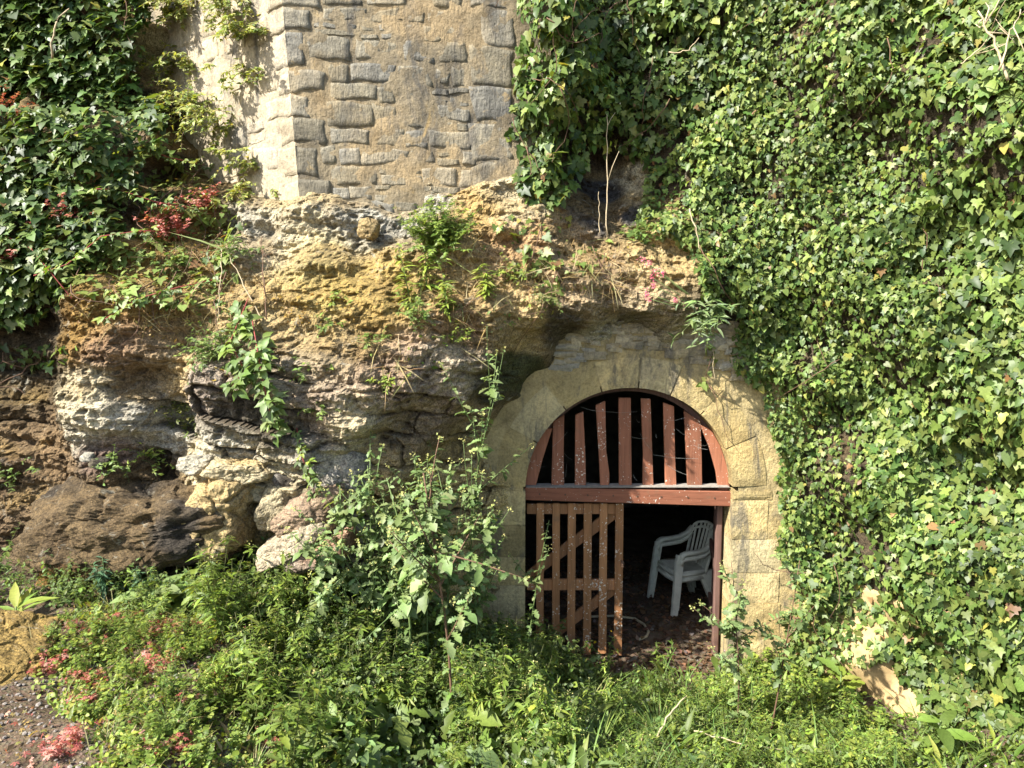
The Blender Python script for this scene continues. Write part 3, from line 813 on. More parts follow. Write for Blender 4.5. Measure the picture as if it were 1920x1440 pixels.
# ------------------------------------------------------------------ grille, gates
GY = 0.15
def on(px, py, Y=GY):
    p = at(px, py, Y); return (p[0], p[2])
grille = thing('arched_grille', 'fixed red-brown wooden grille of upright slats filling the round top of the arch', 'grille', (ARC_C[0], GY, 1.6))
def board(poly_px, y0, y1, name, mat, parent, org, bevel=0.004, Yref=None):
    mb = MB()
    pl = [on(a, b, Yref if Yref is not None else y0) for a, b in poly_px]
    mb.prism([(x - org[0], z - org[2]) for x, z in pl], y0 - org[1], y1 - org[1])
    return mb.build(name, mat, parent, bevel=bevel)
GO = np.array(grille.location)
slats = [[(984,914),(1004,914),(1018,860),(1036,803),(1020,805),(1000,840),(988,878)],
         [(1034,914),(1058,914),(1057,860),(1058,778),(1037,790)],
         [(1078,915),(1099,915),(1098,860),(1094,772),(1079,778)],
         [(1126,917),(1142,917),(1143,890),(1137,845),(1135,752),(1117,760),(1123,850)],
         [(1161,918),(1185,918),(1184,850),(1183,746),(1160,746)],
         [(1205,919),(1226,919),(1223,840),(1220,748),(1202,747),(1206,850)],
         [(1248,920),(1269,920),(1266,850),(1264,762),(1244,755)],
         [(1290,921),(1317,921),(1316,850),(1314,790),(1283,770),(1287,850)],
         [(1348,923),(1369,923),(1367,885),(1352,838),(1334,806),(1312,795),(1330,838),(1343,885)]]
for s in slats: board(s, GY, GY + 0.035, 'slat', M['red_wood'], grille, GO)
board([(984,914),(1372,922),(1371,950),(985,938)], GY - 0.075, GY + 0.07, 'beam', M['red_wood_across'], grille, GO, 0.006, GY - 0.075)
mb = MB(); pa = at(1178, 918, GY - .04); xl = ARC_C[0] - ARC_R + .01; mb.box((xl - GO[0], -0.074, pa[2] + .028 - GO[2]), (xl + 2 * ARC_R - .02 - GO[0], 0.068, pa[2] + .034 - GO[2]))
mb.build('dusty_top', M['dust'], grille)
mb = MB(); seg = []
for i in range(25):
    a = R(4 + 172 * i / 24); seg.append(a)
ri, ro = ARC_R - 0.05, ARC_R - 0.004
for a, b in zip(seg[:-1], seg[1:]):
    mb.prism([(ARC_C[0] + ri * math.cos(a) - GO[0], ARC_C[2] + ri * math.sin(a) - GO[2]), (ARC_C[0] + ro * math.cos(a) - GO[0], ARC_C[2] + ro * math.sin(a) - GO[2]), (ARC_C[0] + ro * math.cos(b) - GO[0], ARC_C[2] + ro * math.sin(b) - GO[2]), (ARC_C[0] + ri * math.cos(b) - GO[0], ARC_C[2] + ri * math.sin(b) - GO[2])], 0.045, 0.085)
mb.build('arched_rail', M['dark_wood'], grille)
mb = MB()
for px in (1012, 1060, 1102, 1150, 1195, 1240, 1290, 1340):
    p = at(px, 926 + (px - 985) * 0.022, GY - 0.08); mb.tube([p - GO, p - GO + np.array([0, 0.02, 0])], 0.009, 6)
mb.build('nail_heads', M['iron'], grille)['kind'] = 'stuff'

gate = thing('wooden_gate', 'closed left gate leaf of orange-brown slats with two slanting braces', 'gate', (at(990, 1240, GY)[0], GY, 0))
g0 = np.array(gate.location)
tops = [(1006,1020),(1036,1050),(1065,1080),(1095,1110),(1125,1139),(1154.5,1169.5)]
bots = [(1005,1019),(1035,1049),(1063,1078),(1093,1108),(1122,1137),(1151,1166)]
for (a, b), (c, d) in zip(tops, bots):
    dy = random.uniform(-4, 4)
    board([(c, 1228 + dy), (d, 1228 + dy), (b, 944), (a, 944)], GY - 0.012, GY + 0.014, 'slat', M['brown_wood'], gate, g0, 0.003)
for ya, yb in ((945, 964), (1087, 1107)):
    board([(988, yb), (1160, yb), (1160, ya), (988, ya)], GY + 0.0145, GY + 0.05, 'rail', M['brown_wood'], gate, g0, 0.003)
board([(988, 1094), (988, 1072), (1158, 944.5), (1162, 968)], GY + 0.051, GY + 0.085, 'brace', M['brown_wood'], gate, g0, 0.003)
board([(1036, 1203), (1036, 1180), (1158, 1088), (1162, 1108)], GY + 0.051, GY + 0.085, 'brace', M['brown_wood'], gate, g0, 0.003)
mb = MB(); p = at(1167, 1057, GY - 0.02) - g0; mb.box(p - [0.012, 0.012, 0.03], p + [0.012, 0.006, 0.03]); mb.tube([p + [-0.01, -0.012, 0.01], p + [0.0, -0.03, 0.0], p + [0.01, -0.012, -0.012]], 0.005)
mb.build('latch', M['iron'], gate)
# the right leaf stands open, swung into the cellar, and is seen almost edge on
g2 = thing('open_gate_leaf', 'open right gate leaf of dark vertical boards swung inside against the jamb', 'gate', (ARC_C[0] + ARC_R - 0.035, 0.22, 0.0), R(78))
for i in range(7):
    mb = MB(); mb.box((0.02 + i * 0.115, -0.012 + random.uniform(-.003, .003), 0.02), (0.02 + i * 0.115 + 0.1, 0.014, 1.58)); mb.build('slat', M['dark_wood'], g2, bevel=0.003)
for z in (0.2, 0.8, 1.4):
    mb = MB(); mb.box((0.0, 0.015, z), (0.86, 0.045, z + 0.1)); mb.build('rail', M['dark_wood'], g2, bevel=0.003)
mb = MB(); mb.box((0.02, -0.03, 0.0), (0.07, 0.03, 1.62))
post = thing('gate_post', 'pale weathered upright post at the right jamb behind the beam', 'post', (ARC_C[0] + ARC_R - 0.10, 0.24, 0))
mb.build('timber', M['dark_wood'], post, bevel=0.004)

# ------------------------------------------------------------------ two stacked plastic chairs
def make_chair(label):
    t = thing('plastic_chair', label, 'chair', (0, 0, 0), 0, 'stacked plastic chairs in the cellar')
    m = M['grey_plastic']
    # local: +x to its right, -y forward, z up
    n = 10; V = []; 
    for j in range(n + 1):
        for i in range(n + 1):
            x = (i / n - 0.5); y = j / n - 0.5
            wd = 0.47 - 0.05 * (j / n)
            r = 0.5 * (1 - 0.16 * (abs(2 * x) ** 4))
            z = 0.425 - 0.02 * (1 - (2 * x) ** 2) - 0.02 * (j / n) - (0.035 * max(0, 1 - j / 1.6) ** 2)
            V.append((x * wd, y * 0.46 * (0.5 + r), z))
    V = np.array(V); k = np.arange(len(V)).reshape(n + 1, n + 1)
    f = np.stack([k[:-1, :-1], k[:-1, 1:], k[1:, 1:], k[1:, :-1]], -1).reshape(-1, 4)
    V2 = V - [0, 0, 0.022]
    ring = np.concatenate([k[0, :], k[1:, -1], k[-1, -2::-1], k[-2:0:-1, 0]]); nx_ = np.roll(ring, -1)
    fr = np.stack([nx_, ring, ring + len(V), nx_ + len(V)], 1)
    mesh_np('seat', np.concatenate([V, V2]), np.concatenate([f, f[:, ::-1] + len(V), fr]), m, parent=t)
    mb = MB()
    mb.tube([(-0.23, -0.2, 0.385), (0.23, -0.2, 0.385), (0.215, 0.2, 0.375), (-0.215, 0.2, 0.375), (-0.23, -0.2, 0.385)], 0.018, 6, 1.5)
    mb.build('seat_rim', m, t, True)
    for sx in (-1, 1):
        def chan(p0, p1, w0, w1, dp, nm):
            p0 = np.array(p0); p1 = np.array(p1); mb = MB()
            out = np.array([sx * 0.9, 0, 0.0]); fw = np.array([0, -1.0, 0])
            v = []
            for p, w in ((p0, w0), (p1, w1)):
                v += [p + fw * w, p - fw * w, p - fw * w - out * dp, p - fw * (w - 0.012) - out * dp, p - fw * (w - 0.012) - out * 0.012, p + fw * (w - 0.012) - out * 0.012, p + fw * (w - 0.012) - out * dp, p + fw * w - out * dp]
            ff = [(i, (i + 1) % 8, (i + 1) % 8 + 8, i + 8) for i in range(8)] + [(7, 6, 5, 4, 3, 2, 1, 0), tuple(range(8, 16))]
            mb.add(v, ff); return mb.build(nm, m, t)
        chan((sx * 0.30, -0.27, 0.0), (sx * 0.265, -0.20, 0.64), 0.036, 0.046, 0.045, 'leg')
        chan((sx * 0.27, 0.30, 0.0), (sx * 0.225, 0.17, 0.40), 0.032, 0.075, 0.045, 'leg')
        mb = MB()
        pts = [(sx * 0.272, -0.215, 0.60), (sx * 0.270, -0.195, 0.645), (sx * 0.272, -0.15, 0.665), (sx * 0.275, -0.02, 0.665), (sx * 0.268, 0.10, 0.675), (sx * 0.25, 0.19, 0.72), (sx * 0.235, 0.25, 0.80)]
        v = []; f2 = []
        for i, p in enumerate(pts):
            p = np.array(p); tg = np.array(pts[min(i + 1, 6)]) - np.array(pts[max(i - 1, 0)]); tg /= np.linalg.norm(tg)
            side = np.array([1.0, 0, 0]); up = np.cross(side, tg); up /= np.linalg.norm(up)
            for a, b in ((-.036, .0), (-.026, .012), (.026, .012), (.036, .0), (.032, -.03), (-.032, -.03)): v.append(p + side * a + up * b)
        for i in range(6):
            for q in range(6): f2.append((i * 6 + q, i * 6 + (q + 1) % 6, (i + 1) * 6 + (q + 1) % 6, (i + 1) * 6 + q))
        f2 += [tuple(range(5, -1, -1)), tuple(range(36, 42))]
        mb.add(v, f2); mb.build('armrest', m, t, True)
    def bp(x, z):     # the leaning back
        return (x, 0.20 + (z - 0.40) * 0.27 + 0.05 * (1 - (x / 0.25) ** 2) - 0.05, z)
    out = []
    for i in range(15):
        a = math.pi * i / 14; out.append((-0.235 * math.cos(a), 0.78 + 0.115 * math.sin(a)))
    path = [(-0.215, 0.41), (-0.23, 0.6)] + out + [(0.23, 0.6), (0.215, 0.41)]
    mb = MB(); mb.tube([bp(x, z) for x, z in path], 0.02, 6, 0.8); mb.build('back_frame', m, t, True)
    for i in range(7):
        xb = -0.16 + i * 0.32 / 6; xt = xb * 1.2
        zt = 0.77 + 0.115 * math.sqrt(max(0, 1 - (xt / 0.235) ** 2))
        mb = MB(); hwid = 0.014
        lo, mi, hi = bp(xb, 0.40), bp(xb * 1.1, 0.62), bp(xt, zt)
        v = []
        for p in (lo, mi, hi):
            v += [(p[0] - hwid, p[1] - .006, p[2]), (p[0] + hwid, p[1] - .006, p[2]), (p[0] + hwid, p[1] + .006, p[2]), (p[0] - hwid, p[1] + .006, p[2])]
        ff = [(a + 4 * s, (a + 1) % 4 + 4 * s, (a + 1) % 4 + 4 + 4 * s, a + 4 + 4 * s) for s in (0, 1) for a in range(4)] + [(3, 2, 1, 0), (8, 9, 10, 11)]
        mb.add(v, ff); mb.build('back_slat', m, t)
    return t
def copy_thing(root, label):
    r = root.copy(); COL.objects.link(r); r['label'] = label
    for ch in list(root.children):
        c = ch.copy(); COL.objects.link(c); c.parent = r
    return r
ch1 = make_chair('lower white plastic armchair of the two stacked inside the doorway')
ch1.location = (1.93, 1.38, float(G0(1.9, 1.4)[0]) + 0.005)
ch1.scale = (.95, .95, .95)
ch1.rotation_euler = (0, 0, math.atan2(-0.955, 0.31))
ch2 = copy_thing(ch1, 'upper white plastic armchair nested on another, showing its seat and slatted back')
ch2.location = (1.93 + 0.012, 1.38 + 0.004, ch1.location[2] + 0.06)

# hose and leaf litter on the cellar floor
pts = []
for px, py in ((1050,1172),(1100,1160),(1150,1158),(1190,1163),(1208,1175),(1216,1188),(1212,1198),(1198,1203)):
    p = hit(px, py, 'ground'); p[2] = float(G(p[0], p[1])[0]) + 0.018; pts.append(p)
mb = MB(); mb.tube(pts, 0.014, 7)
tag(mb.build('garden_hose', M['hose'], None, True), 'pale garden hose curling on the dark floor behind the gate', 'hose')

# ------------------------------------------------------------------ leaves
def strip_leaf(rows, bend=0.15, fold=0.25, twist=0.0):
    """leaf lying along +Y from the origin, midrib folded; rows are (y, half width)"""
    v = []; f = []
    for y, w in rows:
        z = -bend * y * y
        v += [(-w, y, z + fold * w), (0, y, z), (w, y, z + fold * w)]
    for i in range(len(rows) - 1):
        a = 3 * i
        for p, q in ((a, a + 1), (a + 1, a + 2)):
            f.append((p, q, q + 3)); f.append((p, q + 3, p + 3))
    v = np.array(v, float); f = np.array(f)
    # drop degenerate triangles at the ends
    A = np.linalg.norm(np.cross(v[f[:, 1]] - v[f[:, 0]], v[f[:, 2]] - v[f[:, 0]]), axis=1)
    return v, f[A > 1e-7]

def fan_leaf(half, centre, bend=0.18, fold=0.22):
    out = [p for p in half] + [(-x, y) for x, y in half[-2:0:-1]]
    v = [(0.0, centre)] + out
    v = np.array([(x, y, -bend * y * y + fold * abs(x) - 0.25 * x * x) for x, y in v])
    n = len(out)
    f = np.array([(0, 1 + i, 1 + (i + 1) % n) for i in range(n)])
    A = np.cross(v[f[0, 1]] - v[f[0, 0]], v[f[0, 2]] - v[f[0, 0]])[2]
    return v, (f if A > 0 else f[:, ::-1])

PL = {
 'ivy_a': fan_leaf([(0, 0), (.17, -.13), (.40, -.10), (.52, .13), (.31, .27), (.44, .52), (.19, .56), (0, 1.0)], .3),
 'ivy_b': fan_leaf([(0, 0), (.22, -.15), (.48, .05), (.27, .30), (.30, .55), (0, .95)], .28, .3, .3),
 'ivy_c': fan_leaf([(0, 0), (.22, -.10), (.42, .12), (.34, .45), (.14, .8), (0, 1.0)], .3, .1, .12),
 'lobed_a': strip_leaf([(0, .02), (.12, .13), (.2, .05), (.32, .24), (.42, .08), (.52, .28), (.62, .13), (.74, .23), (.86, .16), (1.0, 0)], .35, .25),
 'lobed_b': strip_leaf([(0, .10), (.1, .2), (.22, .08), (.4, .30), (.5, .14), (.68, .27), (.82, .2), (1.0, 0)], .6, .35),
 'ovate': strip_leaf([(0, 0), (.14, .15), (.38, .26), (.66, .18), (1, 0)], .25, .25),
 'round': strip_leaf([(0, .04), (.16, .30), (.45, .42), (.75, .30), (1, 0)], .2, .2),
 'lance': strip_leaf([(0, .02), (.3, .11), (.6, .09), (1, 0)], .35, .3),
 'dock': strip_leaf([(0, .03), (.08, .09), (.2, .15), (.35, .20), (.5, .20), (.65, .21), (.8, .15), (.92, .08), (1, 0)], .4, .3),
 'toothed': strip_leaf([(0, .02), (.1, .10), (.16, .06), (.3, .17), (.36, .12), (.5, .20), (.57, .15), (.7, .19), (.77, .12), (.88, .12), (1, 0)], .45, .3),
 'blade': strip_leaf([(0, .010), (.35, .014), (.7, .010), (1, 0)], .55, .4),
 'straw': strip_leaf([(0, .012), (.5, .012), (1, 0)], .3, .3),
 'bit': strip_leaf([(0, .05), (.45, .32), (1, 0)], .2, .2),
}
v, f = PL['ovate']
def _trio():
    vs, fs = [], []
    for k, (an, s) in enumerate(((0, 1.0), (R(75), .8), (R(-75), .8))):
        c, n = math.cos(an), math.sin(an)
        w = strip_leaf([(0, 0), (.12, .16), (.3, .27), (.42, .25), (.6, .24), (.75, .12), (1, 0)], .3, .25)
        p = w[0] * s * .62 + [0, .03, 0]
        vs.append(np.stack([p[:, 0] * c - p[:, 1] * n, p[:, 0] * n + p[:, 1] * c + .33, p[:, 2]], 1)); fs.append(w[1] + sum(len(q) for q in vs[:-1]))
    return np.concatenate(vs), np.concatenate(fs)
PL['trio'] = _trio()
def _palm():
    vs, fs = [], []
    for an, s in ((0, 1), (55, .85), (-55, .85), (110, .6), (-110, .6)):
        a = R(an); c, n = math.cos(a), math.sin(a)
        w = strip_leaf([(0, .02), (.35, .16), (.5, .12), (.7, .22), (1, 0)], .2, .2)
        p = w[0] * s * .6
        vs.append(np.stack([p[:, 0] * c - p[:, 1] * n, p[:, 0] * n + p[:, 1] * c + .4, p[:, 2]], 1)); fs.append(w[1] + sum(len(q) for q in vs[:-1]))
    return np.concatenate(vs), np.concatenate(fs)
PL['palm'] = _palm()
def _star(n=7):
    v = [(0, 0, .06)]; f = []
    for i in range(2 * n):
        r = .5 if i % 2 == 0 else .22
        v.append((r * math.cos(math.pi * i / n), r * math.sin(math.pi * i / n), .16 if i % 2 == 0 else 0))
    f = [(0, 1 + i, 1 + (i + 1) % (2 * n)) for i in range(2 * n)]
    return np.array(v), np.array(f)
PL['star'] = _star()

def unit(a): return a / (np.linalg.norm(a, axis=-1, keepdims=True) + 1e-9)
def frames(normal, direc):
    n = unit(np.asarray(normal, float)); d = np.asarray(direc, float)
    y = unit(d - (d * n).sum(-1, keepdims=True) * n)
    x = np.cross(y, n)
    return np.stack([x, y, n], -1)          # columns

class Leaves:
    def __init__(s): s.items = []
    def add(s, proto, pos, normal, direc, size, col):
        pos = np.atleast_2d(pos); n = len(pos)
        s.items.append((proto, pos.astype(float), frames(np.broadcast_to(normal, (n, 3)), np.broadcast_to(direc, (n, 3))), np.broadcast_to(np.asarray(size, float), (n,)).copy(), np.broadcast_to(col, (n, 3)).copy()))
        return s
    def count(s): return sum(len(i[1]) for i in s.items)
    def build(s, name, mat, parent=None, org=(0, 0, 0), kind=None):
        Vs, Fs, Cs, b = [], [], [], 0
        for proto, pos, fr, size, col in s.items:
            v, f = PL[proto]
            n = len(pos)
            V = np.einsum('nij,vj->nvi', fr * size[:, None, None], v) + (pos - np.asarray(org))[:, None]
            Vs.append(V.reshape(-1, 3)); Cs.append(np.repeat(col, len(v), 0))
            Fs.append((f[None] + (np.arange(n) * len(v))[:, None, None] + b).reshape(-1, 3)); b += n * len(v)
        o = mesh_np(name, np.concatenate(Vs), np.concatenate(Fs), mat, np.concatenate(Cs), True, parent)
        if kind: o['kind'] = kind
        return o
    def parts(s, parent, mat, org=(0, 0, 0), name='leaf'):
        for proto, pos, fr, size, col in s.items:
            key = (proto, mat.name)
            if key not in LMESH: LMESH[key] = mesh_np(name, PL[proto][0], PL[proto][1], mat, None, True, None, False)
            for p, a, z, c in zip(pos - np.asarray(org), fr, size, col):
                o = obj(name, LMESH[key], parent)
                m = np.eye(4); m[:3, :3] = a * z; m[:3, 3] = p
                o.matrix_basis = Matrix(m.tolist())
                o.color = (float(c[0]), float(c[1]), float(c[2]), 1)
LMESH = {}
def palette(cols, weights, n, var=0.28):
    cols = np.array(cols); w = np.array(weights, float); w /= w.sum()
    c = cols[rng.choice(len(cols), n, p=w)]
    return c * (1 + var * rng.uniform(-1, 1, (n, 1))) * (1 + 0.1 * rng.uniform(-1, 1, (n, 3)))

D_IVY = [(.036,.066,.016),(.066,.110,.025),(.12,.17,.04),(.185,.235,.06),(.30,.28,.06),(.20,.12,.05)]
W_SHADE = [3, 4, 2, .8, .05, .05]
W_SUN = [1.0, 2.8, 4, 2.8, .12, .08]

def ivy(label, poly, outer, spacing, layers, size, weights, xr, zr, nparts, thick=0.16, bulge=0.09, seed=1, hole=-0.8, protos=('ivy_a', 'ivy_b', 'ivy_c'), ragged=22, stems=8, outv=None, upw=0.35, group=None):
    n = int((xr[1] - xr[0]) * (zr[1] - zr[0]) / spacing ** 2 * layers)
    x = rng.uniform(*xr, n); z = rng.uniform(*zr, n)
    y0 = outer(x, z)
    P = np.stack([x, y0, z], 1)
    px, py = proj(P)
    jx = ragged * fbm(P * 3, 3, seed + 60); jy = ragged * fbm(P * 3, 3, seed + 61)
    k = in_poly(poly, px + jx, py + jy)
    x, z, y0, P = x[k], z[k], y0[k], P[k]; n = len(x)
    b = fbm(P * 2.3, 3, seed + 3) + 0.5 * fbm(P * 7, 2, seed + 4)
    dep = rng.random(n) ** 1.4
    k = (fbm(P * 3.0, 4, seed + 8) > hole) | (dep > 0.75)
    x, z, y0, P, b, dep = x[k], z[k], y0[k], P[k], b[k], dep[k]; n = len(x)
    h = 0.03
    gxn = (outer(x + h, z) - outer(x - h, z)) / (2 * h); gzn = (outer(x, z + h) - outer(x, z - h)) / (2 * h)
    nrm = unit(np.stack([gxn, -np.ones(n), np.clip(gzn, -1.2, 1.2)], 1))
    pos = P + nrm * (bulge * b - thick * dep)[:, None]
    N = unit(nrm * 0.75 + np.array([-.12, -.05, upw]) + rng.normal(0, .36, (n, 3)))
    Dn = np.stack([rng.normal(0, .55, n), rng.normal(-.1, .2, n), -np.ones(n) + rng.normal(0, .35, n)], 1)
    gro = np.exp(0.28 * fbm(P * 1.6, 2, seed + 40))
    sz = (size(pos) if callable(size) else size) * gro * np.clip(rng.lognormal(0, .28, n), .5, 1.8)
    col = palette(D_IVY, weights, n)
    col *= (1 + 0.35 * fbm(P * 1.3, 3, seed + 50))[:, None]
    org = P[np.argmin(z)].copy(); org = np.array([x.mean(), y0.mean(), z.min()])
    t = thing('ivy', label, 'ivy', org, 0, group)
    print(label, n)
    pr = rng.choice(len(protos), n, p=[.5, .3, .2][:len(protos)] if len(protos) == 3 else None)
    # the leaves that show largest are parts of their own, the mass behind them is one
    vis = (dep < 0.25)
    ppx, ppy = proj(pos)
    seen = (ppx > -10) & (ppx < 1930) & (ppy > -10) & (ppy < 1450)
    sc = np.where(vis & seen, sz / (pos[:, 1] + 6.6), 0)
    big = np.zeros(n, bool); big[np.argsort(-sc)[:min(nparts, int(.6 * n))]] = True
    L1, L2 = Leaves(), Leaves()
    for i, p in enumerate(protos):
        a = (pr == i) & ~big
        if a.any(): L1.add(p, pos[a], N[a], Dn[a], sz[a], col[a])
        a = (pr == i) & big
        if a.any(): L2.add(p, pos[a], N[a], Dn[a], sz[a], col[a])
    L1.build('foliage', M['leaf_glossy'], t, org, 'stuff')
    L2.parts(t, M['ivy_single'], org)
    mb = MB()
    for i in range(stems):
        j = rng.integers(n); p = P[j].copy(); pts = []
        ang = rng.normal(0, .5)
        for q in range(9):
            nn = np.array([0, -1, 0.1])
            pts.append(np.array([p[0], float(outer(p[:1], p[2:3])[0]), p[2]]) + nn * (0.0 + 0.04 * rng.random()) - org)
            ang += rng.normal(0, .35); p = p + np.array([math.sin(ang) * .07, 0, -math.cos(ang) * .08])
        mb.tube(pts, list(np.linspace(.0045, .002, 9)), 5)
    if stems:
        o = mb.build('stems', M['stem_brown'], t, True); o['kind'] = 'stuff'
    return t

def ctl_surface(ctl):
    W = np.array([at(*c) for c in ctl])
    return lambda x, z: shepard(np.stack([x, z], 1), W[:, [0, 2]], W[:, 1], 0.02, 2.0)

# the great curtain on the right
def right_outer(x, z): return rockY0(x, z) - 0.20
def right_size(p): return 0.041 + 0.024 * smooth(2.6, 3.6, p[:, 0]) + 0.010 * smooth(4.5, 6, p[:, 2])
POLY_R = [(1350,-140),(2600,-140),(2600,1750),(1960,1560),(1850,1480),(1790,1420),(1755,1390),(1715,1290),(1695,1240),(1640,1258),(1600,1245),(1550,1250),(1495,1280),(1470,1150),(1460,1010),(1460,900),(1458,820),(1440,760),(1395,720),(1370,650),(1385,590),(1340,560),(1300,470),(1265,420),(1195,435),(1190,375),(1215,320),(1300,240),(1340,150)]
ivy('dense sunlit ivy curtain covering the whole right-hand wall beside the doorway', POLY_R, right_outer, 0.042, 5.2, right_size, W_SUN, (0.9, 5.6), (-0.3, 7.2), 300, 0.17, 0.11, 1, stems=14, ragged=26)
# ivy hanging over the right end of the building, and the shaded hollow behind it
mid_outer = ctl_surface([(955,-60,-.12),(970,0,-.2),(970,150,-.16),(985,290,-.2),(1050,-60,-.6),(1050,0,-.6),(1060,150,-.55),(1040,300,-.4),(1100,60,-.5),(1095,180,-.35),(1120,240,.05),(1160,100,.26),(1160,0,.15),(1160,-80,.1),(1200,100,.16),(1200,250,.12),(1280,150,-.02),(1280,0,-.02),(1240,200,.02),(1340,150,-.06),(1370,0,-.08),(1150,290,.35),(980,390,-.24),(1050,390,-.3),(1090,320,.05)])
POLY_M = [(958,-120),(975,0),(992,40),(972,95),(962,150),(968,215),(958,250),(975,290),(955,320),(985,350),(1005,385),(1060,395),(1078,345),(1105,320),(1120,285),(1200,300),(1215,325),(1300,245),(1345,150),(1360,-120)]
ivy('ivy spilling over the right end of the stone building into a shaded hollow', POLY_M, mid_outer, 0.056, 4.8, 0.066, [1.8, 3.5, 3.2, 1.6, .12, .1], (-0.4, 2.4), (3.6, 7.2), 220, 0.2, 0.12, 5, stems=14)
# ivy on the wall at the upper left and on the ledge below it
ul_outer = ctl_surface([(-400,-80,.24),(0,0,.24),(150,100,.22),(270,0,.34),(265,180,.28),(100,190,.18),(-400,190,.2),(285,215,-.02)])
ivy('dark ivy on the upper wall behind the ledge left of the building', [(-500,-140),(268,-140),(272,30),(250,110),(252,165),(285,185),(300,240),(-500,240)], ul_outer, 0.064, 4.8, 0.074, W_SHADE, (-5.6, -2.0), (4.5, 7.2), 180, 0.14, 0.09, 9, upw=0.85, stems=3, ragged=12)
ll_outer = ctl_surface([(-400,222,-.4),(0,222,-.46),(150,230,-.5),(285,238,-.3),(0,260,-.66),(150,265,-.68),(280,258,-.4),(-400,350,-.64),(0,350,-.7),(120,380,-.7),(240,350,-.52),(0,480,-.86),(120,500,-.9),(190,440,-.76),(60,590,-.74),(-400,560,-.76)])
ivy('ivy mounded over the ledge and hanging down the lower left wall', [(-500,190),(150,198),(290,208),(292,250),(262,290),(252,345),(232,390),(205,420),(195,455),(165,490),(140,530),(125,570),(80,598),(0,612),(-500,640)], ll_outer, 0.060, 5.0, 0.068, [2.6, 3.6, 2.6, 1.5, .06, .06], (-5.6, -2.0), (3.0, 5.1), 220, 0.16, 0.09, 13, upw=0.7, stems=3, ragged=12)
near_rock = lambda d: (lambda x, z: rockY(x, z) - d)
ivy('pale trailing ivy creeping along the ledge above the arch', [(905,425),(960,408),(1010,395),(1065,398),(1068,425),(1010,440),(960,440),(985,455),(1060,470),(1120,452),(1180,425),(1230,408),(1262,430),(1220,452),(1160,470),(1110,500),(1075,520),(1052,545),(1048,640),(1028,640),(1030,560),(1000,520),(950,500),(980,480),(950,450)], near_rock(.03), 0.05, 1.0, 0.052, [.2, 1, 3, 4, .7, .3], (-0.4, 1.7), (3.2, 4.3), 160, 0.03, 0.02, 17, hole=-.25, ragged=14, stems=7)
ivy('thin line of shaded ivy creeping under the ledge at the left edge', [(-60,645),(60,650),(140,650),(142,675),(100,690),(0,690),(-60,690)], near_rock(.03), 0.05, 1.0, 0.06, W_SHADE, (-5.2, -3.2), (2.6, 3.5), 60, 0.03, 0.02, 19, hole=-.3, stems=3)
ivy('small yellow-green ivy strand dangling beside the arch on the right', [(1322,640),(1342,640),(1345,700),(1325,730),(1312,720),(1328,690)], lambda x, z: 0 * x - 0.04, 0.04, 1.0, 0.045, [0, 0, 1, 4, 1, 0], (1.5, 2.2), (2.6, 3.2), 30, 0.03, 0.02, 23, stems=2, ragged=4)

# ------------------------------------------------------------------ plants made of stems and leaves
GREENS = [(.078,.122,.022),(.115,.17,.034),(.165,.23,.045)]
LIME = [(.20,.265,.04),(.155,.22,.04),(.26,.30,.06)]
BLUE = [(.105,.155,.05),(.14,.198,.066),(.19,.25,.095)]
OLIVES = [(.15,.17,.045),(.19,.19,.06),(.11,.14,.035)]
REDS = [(.38,.11,.09),(.27,.07,.055),(.48,.23,.18)]
DRY = [(.36,.27,.12),(.28,.19,.08),(.42,.34,.18)]
UP = np.array([0, 0, 1.0])

def grow(root, direc, length, droop, wander, n=7):
    p = np.array(root, float); d = unit(np.array(direc, float)); pts = [p.copy()]
    for i in range(n - 1):
        d = unit(d + rng.normal(0, wander, 3) + np.array([0, 0, -droop]))
        p = p + d * length / (n - 1); pts.append(p.copy())
    return np.array(pts)
def along(pts, t):
    t = np.clip(np.asarray(t), 0, 1) * (len(pts) - 1); i = np.minimum(t.astype(int), len(pts) - 2); f = (t - i)[:, None]
    return pts[i] * (1 - f) + pts[i + 1] * f, unit(pts[i + 1] - pts[i])

